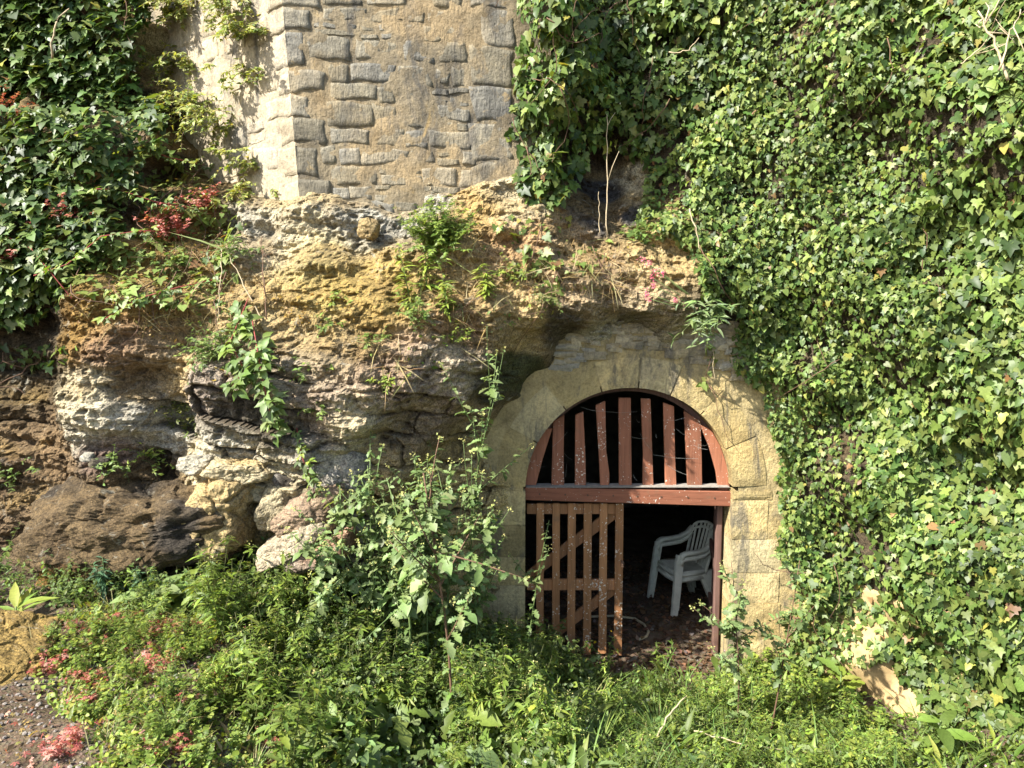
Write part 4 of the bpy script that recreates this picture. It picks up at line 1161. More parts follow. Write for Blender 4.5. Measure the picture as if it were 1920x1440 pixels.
def plant(name, label, cat, root, stems, out=(0, -.3, 1), spread=.5, length=.4, droop=.02, wander=.12, leaf='ovate', size=.04, per=12, cols=GREENS, weights=None, t0=.15, taper=.5, stem_mat='stem_green', rad=.003, rootr=.03, lift=.35, mat='leaf', leafdir=.6, parts=False, flowers=None, group=None, branch=0, protos=None, stem_parts=False):
    root = np.array(root, float)
    t = thing(name, label, cat, root, 0, group)
    mb = MB(); L = Leaves(); FL = []
    axes = []
    for s in range(stems):
        d = unit(unit(np.array(out, float)) + spread * rng.normal(0, 1, 3))
        r0 = root + rng.normal(0, 1, 3) * rootr * np.array([1, .6, .2])
        pts = grow(r0, d, length * rng.uniform(.6, 1.0), droop, wander)
        axes.append((pts, 1.0))
        for b in range(branch):
            q, dd = along(pts, np.array([rng.uniform(.35, .9)]))
            axes.append((grow(q[0], unit(dd[0] * .8 + rng.normal(0, .55, 3) + [0, 0, .2]), length * rng.uniform(.15, .32), droop, wander, 5), .6))
    for pts, k in axes:
        tube_r = list(np.linspace(rad * k, rad * k * .4, len(pts)))
        if stem_parts and k == 1.0:
            m2 = MB(); m2.tube(pts - root, tube_r, 6); m2.build('stem', M[stem_mat], t, True)
        else: mb.tube(pts - root, tube_r, 4 if rad < .006 else 6)
        m = max(2, int(per * (1 if k == 1.0 else .45) * rng.uniform(.75, 1.2)))
        tt = rng.uniform(t0 if k == 1.0 else .1, 1.0, m)
        q, dd = along(pts, tt)
        az = rng.uniform(0, 2 * math.pi, m)
        rad_ = np.stack([np.cos(az), np.sin(az), rng.normal(.1, .25, m)], 1)
        rad_ = unit(rad_ - (rad_ * dd).sum(1, keepdims=True) * dd * .6)
        dr = unit(rad_ + dd * leafdir)
        nn = unit(UP * (.7 + lift) - rad_ * .25 + np.array([-.2, -.3, .0]) + rng.normal(0, .28, (m, 3)) + dd * .3)
        sz = size * (1 - taper * tt) * np.clip(rng.lognormal(0, .25, m), .5, 1.7)
        cc = palette(cols, weights if weights else [1] * len(cols), m)
        pl = protos if protos else [leaf]
        ch = rng.integers(0, len(pl), m)
        for i, p in enumerate(pl):
            a = ch == i
            if a.any(): L.add(p, q[a], nn[a], dr[a], sz[a], cc[a])
        if flowers and (k < 1.0 or branch == 0) : FL.append(pts[-1])
    if mb.v:
        o = mb.build('stems' if (stems > 1 or stem_parts) else 'stem', M[stem_mat], t, True)
        if stems > 1 or stem_parts: o['kind'] = 'stuff'
    if parts: L.parts(t, M['leaf_single' if mat == 'leaf' else 'ivy_single'], root)
    else: L.build('foliage', M[mat], t, root, 'stuff')
    if flowers and FL:
        fc, fs, nper = flowers
        FLs = Leaves()
        for p in FL:
            m = nper
            pos = p + rng.normal(0, fs * .8, (m, 3))
            FLs.add('star', pos, unit(rng.normal(0, .5, (m, 3)) + [0, -.5, .8]), rng.normal(0, 1, (m, 3)), fs * rng.uniform(.6, 1.2, m), palette([fc], [1], m, .2))
        if nper == 1: FLs.parts(t, M['leaf_single'], root, 'flower')
        else: FLs.build('flowers', M['petal'], t, root, 'stuff')
    return t

def copies(root, spots, label=None, group=None):
    """copies of a plant with all its parts; spots are (location, turn, scale)"""
    for loc, rz, sc in spots:
        r = root.copy(); COL.objects.link(r)
        r.location = [float(v) for v in loc]; r.rotation_euler = (0, 0, rz); r.scale = (sc, sc, sc)
        if label: r['label'] = label
        if group: r['group'] = group
        for ch in root.children:
            c = ch.copy(); COL.objects.link(c); c.parent = r

def gpt(x, y): return np.array([x, y, float(G(x, y)[0])])

# tall sow thistles in front of the rock left of the doorway
GT = 'tall flowering sow thistles'
tall = [(850, -1.75, 852, 800, 'tallest sow thistle with a bare brown lower stem, front and centre'),
 (700, -1.05, 690, 775, 'sow thistle with many buds rising before the pale rock, left of the clump'),
 (745, -.95, 735, 800, 'slim sow thistle standing behind the left side of the weed clump'),
 (790, -.85, 805, 745, 'sow thistle whose top reaches the rock overhang left of the arch'),
 (835, -.8, 838, 720, 'sow thistle with a tall thin bud spray just left of the arch stones'),
 (890, -.7, 918, 845, 'sow thistle leaning right against the yellow arch plaster'),
 (655, -1.2, 640, 850, 'leafy sow thistle at the left edge of the weed clump'),
 (765, -1.15, 772, 880, 'broad leafy sow thistle with yellow flowers in the middle of the clump'),
 (590, -1.3, 575, 900, 'short sow thistle before the slanting rock slabs'),
 (868, -.6, 884, 665, 'thinnest and highest sow thistle with its tip in front of the mossy overhang'),
 (985, -.3, 1010, 950, 'lone thin sow thistle climbing beside the gate at the left jamb'),
 (685, -1.1, 722, 850, 'sow thistle bending right over its neighbours in the weed clump'),
 (805, -1.0, 818, 835, 'sow thistle with yellow flower heads close to the left arch pier'),
 (1392, -1.2, 1368, 950, 'tall sow thistle in front of the right jamb with its tip by the beam')]
for i, (bx_, Yb, tx, ty, lab) in enumerate(tall):
    if i != 10 and i != 13: Yb -= .32
    b0 = at(bx_, 1150, Yb); base = gpt(b0[0], Yb)
    top = at(tx, ty, Yb - .05)
    v = top - base; H = np.linalg.norm(v)
    big = i in (0, 7)
    plant('sow_thistle', lab, 'weed', base, 1, v, .02, H, .0, .035, 'lobed_a', (.12 if big else .10), 46 if big else 38, BLUE, [1, 2, 2], .10, .72, 'stem_brown' if i in (0, 13) else 'stem_green', .011 if big else .007, .01, .2, 'leaf', .35, True, ((.40,.40,.14), .017, 9), GT, 11 if not i == 10 else 2, ['lobed_a', 'lobed_b'])
t = plant('sow_thistle', 'forked sow thistle stem with drooping grey-green leaves over the right jamb', 'weed', gpt(2.02, -1.15), 1, (.05, 0, 1), .02, 1.75, .0, .04, 'lobed_a', .105, 30, BLUE, None, .3, .5, 'stem_brown', .007, .01, .2, 'leaf', .35, True, ((.50,.42,.16), .018, 7), GT, 5, ['lobed_a', 'lobed_b'])

# plants on the left face of the building
YG_ = [(.26,.29,.06),(.20,.25,.05),(.32,.32,.09),(.14,.19,.045)]
def wallp(px, py, side='L', w=0.03):
    u, z = uv_of(px, py, side); return face_pt(u, z, w, side)
for px, py, ns, ln, lab in ((340,15,34,.36,'yellow-green wall plant at the top left corner of the building'),(440,10,40,.40,'biggest yellow-green wall plant hanging near the top of the left face'),(478,55,24,.28,'wall plant spilling over beside the upper corner blocks'),(335,120,24,.34,'wall plant growing where the building meets the ivied wall'),(360,190,30,.36,'olive wall plant halfway up the left face'),(415,225,30,.36,'bushy wall plant in the middle of the left face'),(462,140,14,.24,'thin wall plant below the top tuft by the corner'),(470,300,14,.24,'sparse wall plant low on the left face by the corner'),(485,360,16,.24,'small wall plant at the foot of the left face')):
    plant('wall_plant', lab, 'plant', wallp(px, py), int(ns * 1.15), (-.35, -.7, .25), .55, ln * .9, .22, .15, 'lance', .05, 30, YG_, None, .1, .2, 'stem_pale', .0018, .13, .2, group='plants rooted in the building wall', protos=['lance', 'ovate'])

# the bush under the building and other plants of the ledge
def on_rock(px, py, lift=0.0):
    p = hit(px, py, 'rock'); p[1] -= lift; return p
plant('bush', 'round green leafy bush growing from the ledge under the building wall', 'bush', on_rock(822, 462), 100, (-.05, -.4, .9), .55, .46, .03, .12, 'ovate', .05, 28, GREENS + LIME[:2], [1, 2, 3, 2, 2], .12, .25, 'stem_green', .0025, .05, .3, protos=['ovate', 'lance'])
for px, py, h, lab in ((770,575,.42,'yellow-green spike of a weed standing on the mossy ledge, leftmost of four'),(800,545,.38,'bright green upright weed on the ledge below the bush'),(843,600,.34,'lime leafy weed standing at the ledge brow'),(915,560,.28,'slim lime weed on the dry ledge right of the others')):
    plant('ledge_weed', lab, 'weed', on_rock(px, py), 2, (0, -.25, 1), .12, h * 1.15, .0, .05, 'lance', .11, 44, LIME, None, .05, .35, 'stem_green', .004, .012, .35, group='upright weeds on the ledge')
for px, py, ns, ln, c, lab in ((785,590,22,.26,GREENS,'low leafy weed patch at the foot of the ledge spikes'),(700,640,10,.2,GREENS,'small rosette of narrow green leaves on the brow of the rock'),(850,640,16,.2,LIME,'lime weed tuft above the mossy overhang'),(400,665,40,.32,GREENS,'leafy green clump hanging over the rock left of centre'),(440,640,24,.3,GREENS,'dark leafy clump beside the hanging bramble'),(345,760,26,.26,OLIVES,'pale olive plant trailing down the crack in the rock'),(360,810,16,.2,OLIVES,'pale dry-looking plant at the bottom of the rock crack'),(730,720,10,.16,LIME,'tiny lime plant on the gritty rock below the brow'),(620,610,8,.14,GREENS,'dark little fern-like plant in the rock notch'),(620,770,8,.14,GREENS,'tiny dark plant under the gritty overhang'),
 (215,870,20,.24,GREENS,'green weed on top of the dark boulder, left of two'),(285,860,22,.3,LIME,'bright upright weed on top of the dark boulder, right of two'),(265,940,14,.18,GREENS,'small tuft growing on the face of the dark boulder'),(30,890,14,.3,GREENS,'dark weed at the left edge below the brown bank'),(190,480,18,.22,BLUE,'pale leafy plant on the moss beside the dark ivy'),(330,500,18,.24,GREENS,'green plant on the mossy slope under the red stems'),(450,470,24,.28,GREENS,'leafy plant at the foot of the building corner'),(640,560,8,.12,LIME,'tiny lime tuft on the yellow rock slope'),(960,520,20,.24,LIME,'lime tuft on the dry ledge above the overhang'),(1020,560,14,.2,OLIVES,'olive tuft at the lip of the overhang'),(1190,440,16,.2,GREENS,'green tuft by the shaded hollow'),(560,700,10,.16,GREENS,'green sprig on the pinkish rock right of the bramble')):
    plant('rock_plant', lab, 'plant', on_rock(px, py), ns, (-.1, -.6, .5), .6, ln, .12, .15, 'ovate', .036, 14, c, None, .15, .2, 'stem_green', .0018, .06, .3, group='small plants rooted in the rock', protos=['ovate', 'lance'])
ivy('pale leafy creepers thinly covering the mossy slope at the left', [(120,430),(240,425),(330,450),(430,470),(420,560),(330,580),(230,560),(140,545),(90,500)], near_rock(.10), 0.055, 2.2, 0.060, [0, .3, 1.6, 4, .1, .2], (-4.2, -2.2), (2.8, 4.2), 120, 0.08, 0.05, 27, hole=-.3, stems=6, upw=.8)
ivy('light green creepers on the slope beside the foot of the building', [(250,260),(330,270),(420,380),(430,430),(330,430),(240,400)], near_rock(.15), 0.055, 2.4, 0.058, [0, .3, 1.6, 4, .1, .2], (-4.0, -2.2), (3.6, 5.2), 100, 0.14, 0.06, 29, hole=-.3, stems=6, upw=.8)
# brambles
def bramble(path, lab, n=22, size=.16, cols=None, col2='stem_red'):
    n = int(n * 2.2)
    pts = np.array([on_rock(a, b, c) for a, b, c in path])
    dense = np.array([pts[0]])
    org = pts[0]
    t = thing('bramble', lab, 'bramble', org, 0, 'bramble shoots on the rock')
    mb = MB(); mb.tube(pts - org, .004, 5); mb.build('stem', M[col2], t, True)
    q, dd = along(pts, np.linspace(.02, 1, n))
    L = Leaves()
    side = unit(rng.normal(0, 1, (n, 3)) * [1, .4, .8] + [0, -.5, .1])
    L.add('trio', q, unit(np.array([-.3, -.55, .75]) + rng.normal(0, .25, (n, 3))), unit(side + dd * .3), size * rng.uniform(.6, 1.2, n), palette(cols or BLUE + GREENS, [1] * len(cols or BLUE + GREENS), n))
    L.parts(t, M['leaf_single'], org)
    return t
bramble([(480,590,.1),(500,650,.2),(510,700,.22),(520,750,.2),(525,800,.1)], 'bramble shoot hanging in front of the pinkish rock, left of centre', 26)
bramble([(470,560,.05),(450,640,.2),(480,690,.22),(450,720,.15)], 'short bramble shoot curling over the rock edge', 18)
bramble([(560,800,.05),(575,850,.12),(590,890,.12),(600,930,.1)], 'light green bramble shoot creeping down above the slanting slabs', 16, .09, LIME + BLUE)
bramble([(420,320,.1),(350,310,.35),(300,290,.4),(270,300,.4)], 'pale bramble shoot reaching left across the gap beside the building', 20, .1)
bramble([(400,400,.1),(330,390,.35),(270,370,.4),(235,370,.42)], 'pale bramble shoot arching over the red stems at the left', 22, .1)
bramble([(380,440,.1),(300,440,.3),(230,450,.3),(170,500,.3),(110,520,.3)], 'bramble shoot crossing the mossy slope towards the dark ivy', 24, .1)
bramble([(430,520,.05),(350,540,.15),(280,560,.15),(210,600,.12)], 'bramble shoot lying along the brow of the mossy rock', 18, .09)
bramble([(150,560,.1),(90,470,.2),(40,440,.3),(10,420,.3)], 'pale bramble at the left edge above the pink leaves', 16, .1)
# red plants
for px, py, ns, ln, lab in ((40,235,16,.3,'red-stemmed plant on top of the ivy ledge at the upper left'),(140,425,12,.3,'red plant sticking out of the dark ivy'),(190,430,8,.22,'small red sprig beside the dark ivy'),(330,450,30,.34,'large red plant on the slope below the bramble'),(390,400,14,.3,'red plant against the foot of the building'),(50,500,16,.2,'pink leaves among the ivy at the left edge')):
    plant('red_plant', lab, 'plant', on_rock(px, py, .22 if px < 250 else .05), ns, (-.1, -.4, .9), .45, ln, .02, .12, 'palm', .04, 16, REDS, None, .3, .2, 'stem_red', .002, .05, .3, group='red-leaved plants on the left slope', protos=['palm', 'bit'])
# valerian on the overhang by the arch
vt = plant('valerian', 'blue-green valerian with pink flower heads hanging over the arch on the right', 'plant', on_rock(1335, 585, .1), 26, (-.75, -.55, .12), .4, .42, .08, .1, 'lance', .095, 12, BLUE + [(.16,.22,.11)], None, .1, .2, 'stem_green', .003, .05, .3)
L = Leaves(); o0 = np.array(vt.location); mb = MB()
for px, py, s in ((1203,485,.02),(1218,496,.025),(1230,508,.03),(1242,512,.022),(1225,522,.025),(1213,550,.028),(1216,560,.03),(1265,562,.02),(1225,535,.02)):
    p = at(px, py, float(o0[1]) - .18)
    m = 26; L.add('star', p + rng.normal(0, s * .55, (m, 3)), unit(rng.normal(0, .6, (m, 3)) + [0, -.7, .5]), rng.normal(0, 1, (m, 3)), .014 * rng.uniform(.7, 1.3, m), palette([(.62,.10,.20),(.7,.2,.3)], [1, 1], m))
    mb.tube([p - o0, (p - o0) * .5 + [0.02, 0, -.03], np.zeros(3)], .0025, 4)
L.build('flower_heads', M['petal'], vt, o0, 'stuff'); mb.build('flower_stalks', M['stem_green'], vt, True)['kind'] = 'stuff'

# big-leaved plants on the ground
def rosette(name, label, px, py, n, size, cols, leaf='dock', up=.6, cat='plant', where='ground', yoff=0.0, stalk=0.0, group=None):
    p = hit(px, py, where); p = gpt(p[0], p[1] + yoff)
    t = thing(name, label, cat, p, 0, group)
    L = Leaves()
    az = np.arange(n) * 2.4 + rng.uniform(0, 6); el = rng.uniform(up - .35, up + .35, n)
    d = np.stack([np.cos(az), np.sin(az) - .15, el], 1)
    nn = unit(np.stack([-np.cos(az) * .5 - .15, -np.sin(az) * .5 - .3, np.full(n, .9)], 1))
    z = stalk * np.linspace(0, 1, n)
    pos = p + np.stack([0 * z, 0 * z, z + .01], 1)
    L.add(leaf, pos, nn, d, size * rng.uniform(.65, 1.1, n), palette(cols, [1] * len(cols), n, .15))
    L.parts(t, M['leaf_single'], p)
    mb = MB(); mb.tube([(0, 0, -.03), (0, 0, stalk * .5), (0, 0, stalk + .02)], [.008, .007, .004], 6); mb.build('stem', M['stem_green'], t, True)
    return t
rosette('dock_plant', 'large dock with long broad leaves before the big boulder', 385, 1110, 17, .32, GREENS[1:] + LIME[:2], 'toothed', .95, stalk=.16, yoff=-.32)
rosette('dock_plant', 'pale blunt-leaved dock lying low beside the tall dock', 330, 1115, 8, .26, BLUE, 'dock', .5, stalk=.15, yoff=-.32)
rosette('lime_sprout', 'bright lime sprout with long leaves at the left edge', 32, 1165, 10, .28, LIME, 'lance', 1.2, stalk=.08)
rosette('broad_leaved_plant', 'broad-leaved plant against the yellow plaster under the ivy', 1730, 1290, 11, .24, GREENS + BLUE, 'dock', .6, yoff=-.25, stalk=.35)
rosette('broad_leaved_plant', 'broad-leaved plant at the lower right corner in front of the ivy', 1745, 1400, 10, .22, GREENS + BLUE, 'dock', .5, yoff=-.1, stalk=.25)
rosette('broad_leaved_plant', 'drooping green plant at the left end of the bare yellow plaster', 1560, 1300, 10, .24, LIME + GREENS, 'toothed', .7, yoff=-.15, stalk=.25)
for px, py, h, lab in ((246,1085,.26,'blue-green spurge with whorled narrow leaves, left of two'),(305,1085,.22,'blue-green spurge with whorled narrow leaves, right of two by the dock')):
    p = hit(px, py, 'ground')
    plant('spurge', lab, 'plant', gpt(p[0], p[1] - .28), 3, (0, -.1, 1), .12, h * 1.3, 0, .04, 'lance', .085, 34, [(.06,.12,.06),(.08,.15,.075)], None, .2, .3, 'stem_green', .004, .02, .35)
p = hit(1130, 1240, 'ground')
plant('ragwort', 'slender weed with a yellow flower growing in the gateway before the slats', 'weed', gpt(p[0], p[1] - .25), 3, (.05, 0, 1), .12, .5, 0, .05, 'lance', .09, 16, GREENS, None, .1, .4, 'stem_green', .003, .02, .3, flowers=((.75,.50,.02), .03, 1))
p = hit(1225, 1260, 'ground')
plant('weed_shoot', 'arching green weed growing alone in the dark doorway', 'weed', gpt(p[0], p[1] - .1), 3, (0, -.1, 1), .25, .42, .04, .06, 'lance', .10, 18, GREENS, None, .1, .4, 'stem_green', .003, .02, .3)

# weeds in the thick of the ground: a few grown, then copied
def proto_weeds(kind):
    out = []
    far = (30, -30, -30)
    if kind == 'leafy':
        for i in range(4): out.append(plant('leafy_weed', '', '', (0, 0, 0), 9, (0, 0, 1), .33, .55, .01, .08, 'ovate', .068, 24, GREENS + BLUE[:2], None, .12, .45, 'stem_green', .003, .05, .3, protos=['ovate', 'lobed_b', 'lance']))
    if kind == 'slender':
        for i in range(4): out.append(plant('slender_weed', '', '', (0, 0, 0), 6, (0, 0, 1), .16, .62, .005, .06, 'lance', .085, 26, GREENS + LIME[:2], None, .12, .55, 'stem_green', .003, .06, .3, protos=['lance', 'lance', 'toothed'], flowers=((.55,.5,.2), .012, 4), branch=2))
    if kind == 'lime':
        for i in range(3): out.append(plant('leafy_weed', '', '', (0, 0, 0), 10, (0, 0, 1), .45, .32, .02, .1, 'round', .05, 18, LIME + GREENS[1:], None, .15, .35, 'stem_green', .0022, .06, .45, protos=['round', 'ovate', 'palm']))
    if kind == 'red':
        for i in range(3): out.append(plant('herb_robert', '', '', (0, 0, 0), 12, (0, 0, 1), .6, .17, .03, .1, 'palm', .042, 12, REDS + [(.30,.20,.06)], [3, 2, 3, 1.2], .2, .2, 'stem_red', .0016, .05, .5, protos=['palm']))
    if kind == 'grass':
        for i in range(4):
            L = Leaves(); m = 60
            az = rng.uniform(0, 6.28, m)
            d = np.stack([np.cos(az) * .3, np.sin(az) * .3, np.ones(m)], 1)
            L.add('blade', rng.normal(0, .02, (m, 3)) * [1, 1, 0], unit(np.stack([-np.cos(az), -np.sin(az), np.full(m, .5)], 1)), d, rng.uniform(.12, .34, m), palette([(.12,.19,.04),(.16,.22,.05),(.09,.15,.035),(.28,.26,.11)], [3, 2, 2, 1], m))
            r = thing('grass_tuft', '', '', (0, 0, 0)); L.build('blades', M['leaf'], r, (0, 0, 0), 'stuff'); out.append(r)
    return out
def scatter(kind, zone, n, label, cat, group, smin=.7, smax=1.25, gap=0.12, sink=.02):
    pr = proto_weeds(kind)
    done = []; tries = 0
    while len(done) < n and tries < 6000:
        tries += 1
        x = rng.uniform(-4.4, 3.6); y = rng.uniform(-4.2, .1)
        z = float(G(x, y)[0]); px, py = proj(np.array([x, y, z]))
        if not in_poly(zone, np.array([px]), np.array([py]))[0] or y > rockY(x, z + .15) - .02: continue
        if any((x - a) ** 2 + (y - b) ** 2 < gap ** 2 for a, b in done): continue
        done.append((x, y))
        p = pr[(len(done) - 1) % len(pr)]
        loc = (x, y, z - sink); rz = rng.uniform(0, 6.28); sc = rng.uniform(smin, smax)
        if len(done) <= len(pr):
            p.location = loc; p.rotation_euler = (0, 0, rz); p.scale = (sc, sc, sc); tag(p, label, cat, group)
        else: copies(p, [(loc, rz, sc)], label, group)
Z_HOL = [(540,1080),(700,1060),(880,1120),(980,1180),(1060,1230),(1060,1330),(900,1400),(700,1350),(560,1250)]
Z_FRONT = [(1060,1300),(1400,1320),(1560,1280),(1750,1400),(1750,1560),(900,1560),(900,1420)]
Z_JAMB = [(1385,1220),(1500,1210),(1560,1260),(1600,1350),(1700,1400),(1700,1500),(1400,1420),(1380,1300)]
Z_LEFT = [(60,1180),(150,1150),(420,1120),(600,1180),(800,1400),(800,1560),(250,1560),(150,1380),(110,1260)]
Z_RED = [(60,1180),(420,1120),(640,1170),(640,1300),(430,1540),(0,1540),(60,1300)]
def places(zone, n, gap):
    done = []; tries = 0
    while len(done) < n and tries < 6000:
        tries += 1
        x = rng.uniform(-4.4, 3.6); y = rng.uniform(-4.2, .1)
        z = float(G(x, y)[0]); px, py = proj(np.array([x, y, z]))
        if not in_poly(zone, np.array([px]), np.array([py]))[0] or y > rockY(x, z + .15) - .02: continue
        if any((x - a) ** 2 + (y - b) ** 2 < gap ** 2 for a, b, _ in done): continue
        done.append((x, y, z))
    return done
def mass(kind, zone, n, label, name, smin, smax, gap=.09):
    """weeds nobody could count: grown like the single ones, joined into one object"""
    pr = proto_weeds(kind); geo = []
    for p in pr:
        vs, fs, cs, b = [], [], [], 0
        for ch in list(p.children):
            me = ch.data; k = len(me.vertices)
            v = np.zeros(k * 3, np.float32); me.vertices.foreach_get('co', v)
            if 'Col' in me.color_attributes:
                cc = np.zeros(k * 4, np.float32); me.color_attributes['Col'].data.foreach_get('color', cc); cc = cc.reshape(-1, 4)[:, :3]
                f = np.zeros(len(me.loops), np.int32); me.loops.foreach_get('vertex_index', f); f = f.reshape(-1, 3)
            else:
                cc = np.tile(np.array([[.13,.14,.05]] if kind != 'red' else [[.28,.07,.05]]), (k, 1))
                me.calc_loop_triangles(); f = np.array([t.vertices for t in me.loop_triangles])
            vs.append(v.reshape(-1, 3)); cs.append(cc); fs.append(f + b); b += k
            bpy.data.objects.remove(ch)
        bpy.data.objects.remove(p)
        geo.append((np.concatenate(vs), np.concatenate(fs), np.concatenate(cs)))
    V, Fc, C, b = [], [], [], 0
    for i, (x, y, z) in enumerate(places(zone, n, gap)):
        v, f, c = geo[i % len(geo)]
        a = rng.uniform(0, 6.28); s = rng.uniform(smin, smax)
        m = np.array([[math.cos(a), -math.sin(a), 0], [math.sin(a), math.cos(a), 0], [0, 0, 1]]) * s
        V.append(v @ m.T + [x, y, z - .02]); Fc.append(f + b); C.append(c * rng.uniform(.8, 1.2)); b += len(v)
    tag(mesh_np(name, np.concatenate(V), np.concatenate(Fc), M['leaf'], np.concatenate(C)), label, 'undergrowth', None, 'stuff')
mass('leafy', Z_HOL, 95, 'thick tangle of dark leafy weeds in the hollow left of the doorway', 'hollow_weeds', .6, 1.15)
mass('leafy', [(-60,1075),(120,1070),(300,1060),(560,1070),(620,1200),(480,1190),(150,1140),(-60,1130)], 52, 'leafy weeds massed along the foot of the boulders and slanting slabs', 'slab_weeds', .35, .85)
mass('leafy', Z_FRONT, 60, 'tangle of green weeds across the front of the doorway', 'front_weeds', .4, .8)
mass('slender', [(380,1090),(620,1080),(700,1150),(1000,1250),(1060,1340),(1000,1500),(500,1500),(420,1250)], 60, 'slender upright weeds standing through the undergrowth left of the doorway', 'slender_weeds', .5, 1.1)
mass('slender', [(1060,1330),(1400,1330),(1500,1300),(1560,1350),(1700,1420),(1600,1520),(1000,1500)], 34, 'slender upright weeds standing in front of the doorway', 'slender_weeds', .4, .8)
mass('slender', [(100,1180),(420,1120),(500,1250),(480,1450),(220,1450)], 26, 'slender upright weeds in the left foreground', 'slender_weeds', .25, .55)
mass('lime', Z_JAMB, 34, 'sunlit yellow-green weeds massed at the foot of the right jamb', 'jamb_weeds', .6, 1.1)
mass('lime', Z_LEFT, 150, 'low yellow-green weeds spread over the sunny left foreground', 'left_weeds', .3, .75, .07)
mass('red', Z_RED, 40, 'patches of red-leaved herb robert in the left foreground', 'red_weeds', .4, .9)
mass('grass', [(150,1120),(500,1080),(700,1130),(1000,1300),(1500,1300),(1500,1560),(200,1560)], 70, 'tufty grass growing through the weeds of the foreground', 'tufty_grass', .4, .9)
scatter('leafy', [(600,1100),(880,1120),(980,1200),(980,1330),(700,1350)], 12, 'tall leafy green weed in the thick tangle left of the doorway', 'weed', 'leafy weeds left of the doorway', 1.0, 1.35, .2)
scatter('lime', [(420,1200),(600,1200),(800,1400),(760,1430),(400,1400)], 10, 'bushy yellow-green weed on the sunny left foreground', 'weed', 'low weeds in the left foreground', .7, .95, .25)
scatter('red', [(180,1180),(420,1150),(600,1200),(560,1300),(300,1430),(100,1430)], 9, 'clump of red-leaved herb robert on the sunny left ground', 'plant', 'red herb robert in the left foreground', .7, 1.0, .35)
scatter('grass', [(420,1080),(620,1100),(1000,1320),(1500,1320),(1450,1420),(700,1420)], 14, 'tuft of long green grass rising out of the foreground weeds', 'grass', 'grass tufts in the foreground', 1.0, 1.4, .22)

# ------------------------------------------------------------------ ground cover, dry grass, moss, gravel and litter
def cover(n, proto, zone, size, cols, weights, hmax, label, name, cat, seed, mat='leaf', thr=-.2, lift=.6, upright=False, clump=4.0):
    x = rng.uniform(-5, 4.2, n); y = rng.uniform(-5.2, .15, n); z = G(x, y)
    P = np.stack([x, y, z], 1); px, py = proj(P)
    k = in_poly(zone, px, py) & (fbm(P * clump, 3, seed) + rng.normal(0, .12, n) > thr) & (y < rockY(x, z + .1) + .02)
    P = P[k]; m = len(P)
    hh = hmax * np.clip(.35 + .9 * fbm(P * 2.3, 3, seed + 5), .08, 1.0)
    P = P + np.stack([0 * hh, 0 * hh, rng.random(m) * hh], 1)
    if upright:
        az = rng.uniform(0, 6.28, m); D_ = np.stack([np.cos(az) * .5, np.sin(az) * .5, np.ones(m)], 1); N_ = unit(np.stack([-np.cos(az), -np.sin(az), np.full(m, .4)], 1))
    else:
        N_ = unit(UP * lift + np.array([-.15, -.3, 0]) + rng.normal(0, .35, (m, 3))); D_ = rng.normal(0, 1, (m, 3)) * [1, 1, .4]
    c = palette(cols, weights, m) * (1 + .3 * fbm(P * 1.5, 3, seed + 9))[:, None]
    L = Leaves().add(proto, P, N_, D_, size * np.clip(rng.lognormal(0, .3, m), .4, 2), c)
    tag(L.build(name, M[mat], None, (0, 0, 0), 'stuff'), label, cat)
ZL = [(-200,1190),(60,1190),(120,1120),(420,1080),(600,1150),(800,1300),(800,1700),(-200,1700)]
ZG = [(60,1290),(60,1200),(160,1120),(420,1080),(600,1150),(800,1300),(800,1700),(240,1700),(160,1400)]
ZC = [(430,1050),(700,1040),(900,1130),(1010,1190),(1060,1240),(1130,1275),(1080,1420),(900,1700),(600,1700),(560,1250)]
ZR = [(900,1290),(1100,1265),(1330,1285),(1400,1200),(1520,1230),(1550,1310),(1650,1350),(1740,1350),(1900,1400),(2000,1450),(2000,1750),(850,1750)]
cover(70000, 'round', ZG, .023, LIME + GREENS + [(.33,.27,.08)], [4, 3, 4, .6, .8, 1, 2.5], .10, 'low yellow-green leaves spreading over the sunny left foreground', 'ground_leaves', 'ground cover', 301)
cover(26000, 'palm', ZL, .032, REDS + [(.36,.26,.08),(.24,.22,.06)], [1, 1, 1.4, 2, 2], .06, 'red and pink creeping leaves scattered over the left foreground', 'red_ground_leaves', 'ground cover', 311, thr=.2)
cover(60000, 'ovate', ZC, .050, GREENS + BLUE, [3, 3, 1, 2, 2, 1], .42, 'deep green leaves filling the weedy hollow left of the doorway', 'hollow_leaves', 'undergrowth', 321, thr=-.35)
cover(60000, 'ovate', ZR, .042, GREENS + LIME, [2, 3, 2, 1.5, 1.5, .6], .24, 'green undergrowth covering the ground in front of the doorway', 'doorway_leaves', 'undergrowth', 331, thr=-.3)
cover(14000, 'lance', ZR, .11, GREENS + LIME, [2, 3, 2, 1.5, 1.5, .6], .12, 'long narrow leaves among the undergrowth before the doorway', 'narrow_leaves', 'undergrowth', 341, thr=-.1, upright=True)
cover(16000, 'blade', ZG, .10, [(.16,.21,.05),(.22,.23,.07),(.36,.30,.14)], [2, 2, 2], .01, 'thin short grass on the gravelly left foreground', 'short_grass', 'grass', 351, thr=-.1, upright=True)
cover(12000, 'blade', ZR, .20, [(.10,.17,.04),(.14,.21,.05),(.08,.13,.03)], [2, 2, 2], .02, 'fine green grass before the doorway and along the ivy', 'fine_grass', 'grass', 361, thr=-.15, upright=True)
cover(7000, 'bit', [(-200,1150),(420,1080),(620,1250),(500,1700),(-200,1700)], .030, [(.13,.08,.04),(.22,.14,.07),(.30,.22,.13)], [2, 2, 1], .01, 'dead brown leaf litter on the bare ground at the left', 'dead_leaves', 'leaf litter', 371, thr=-.3)
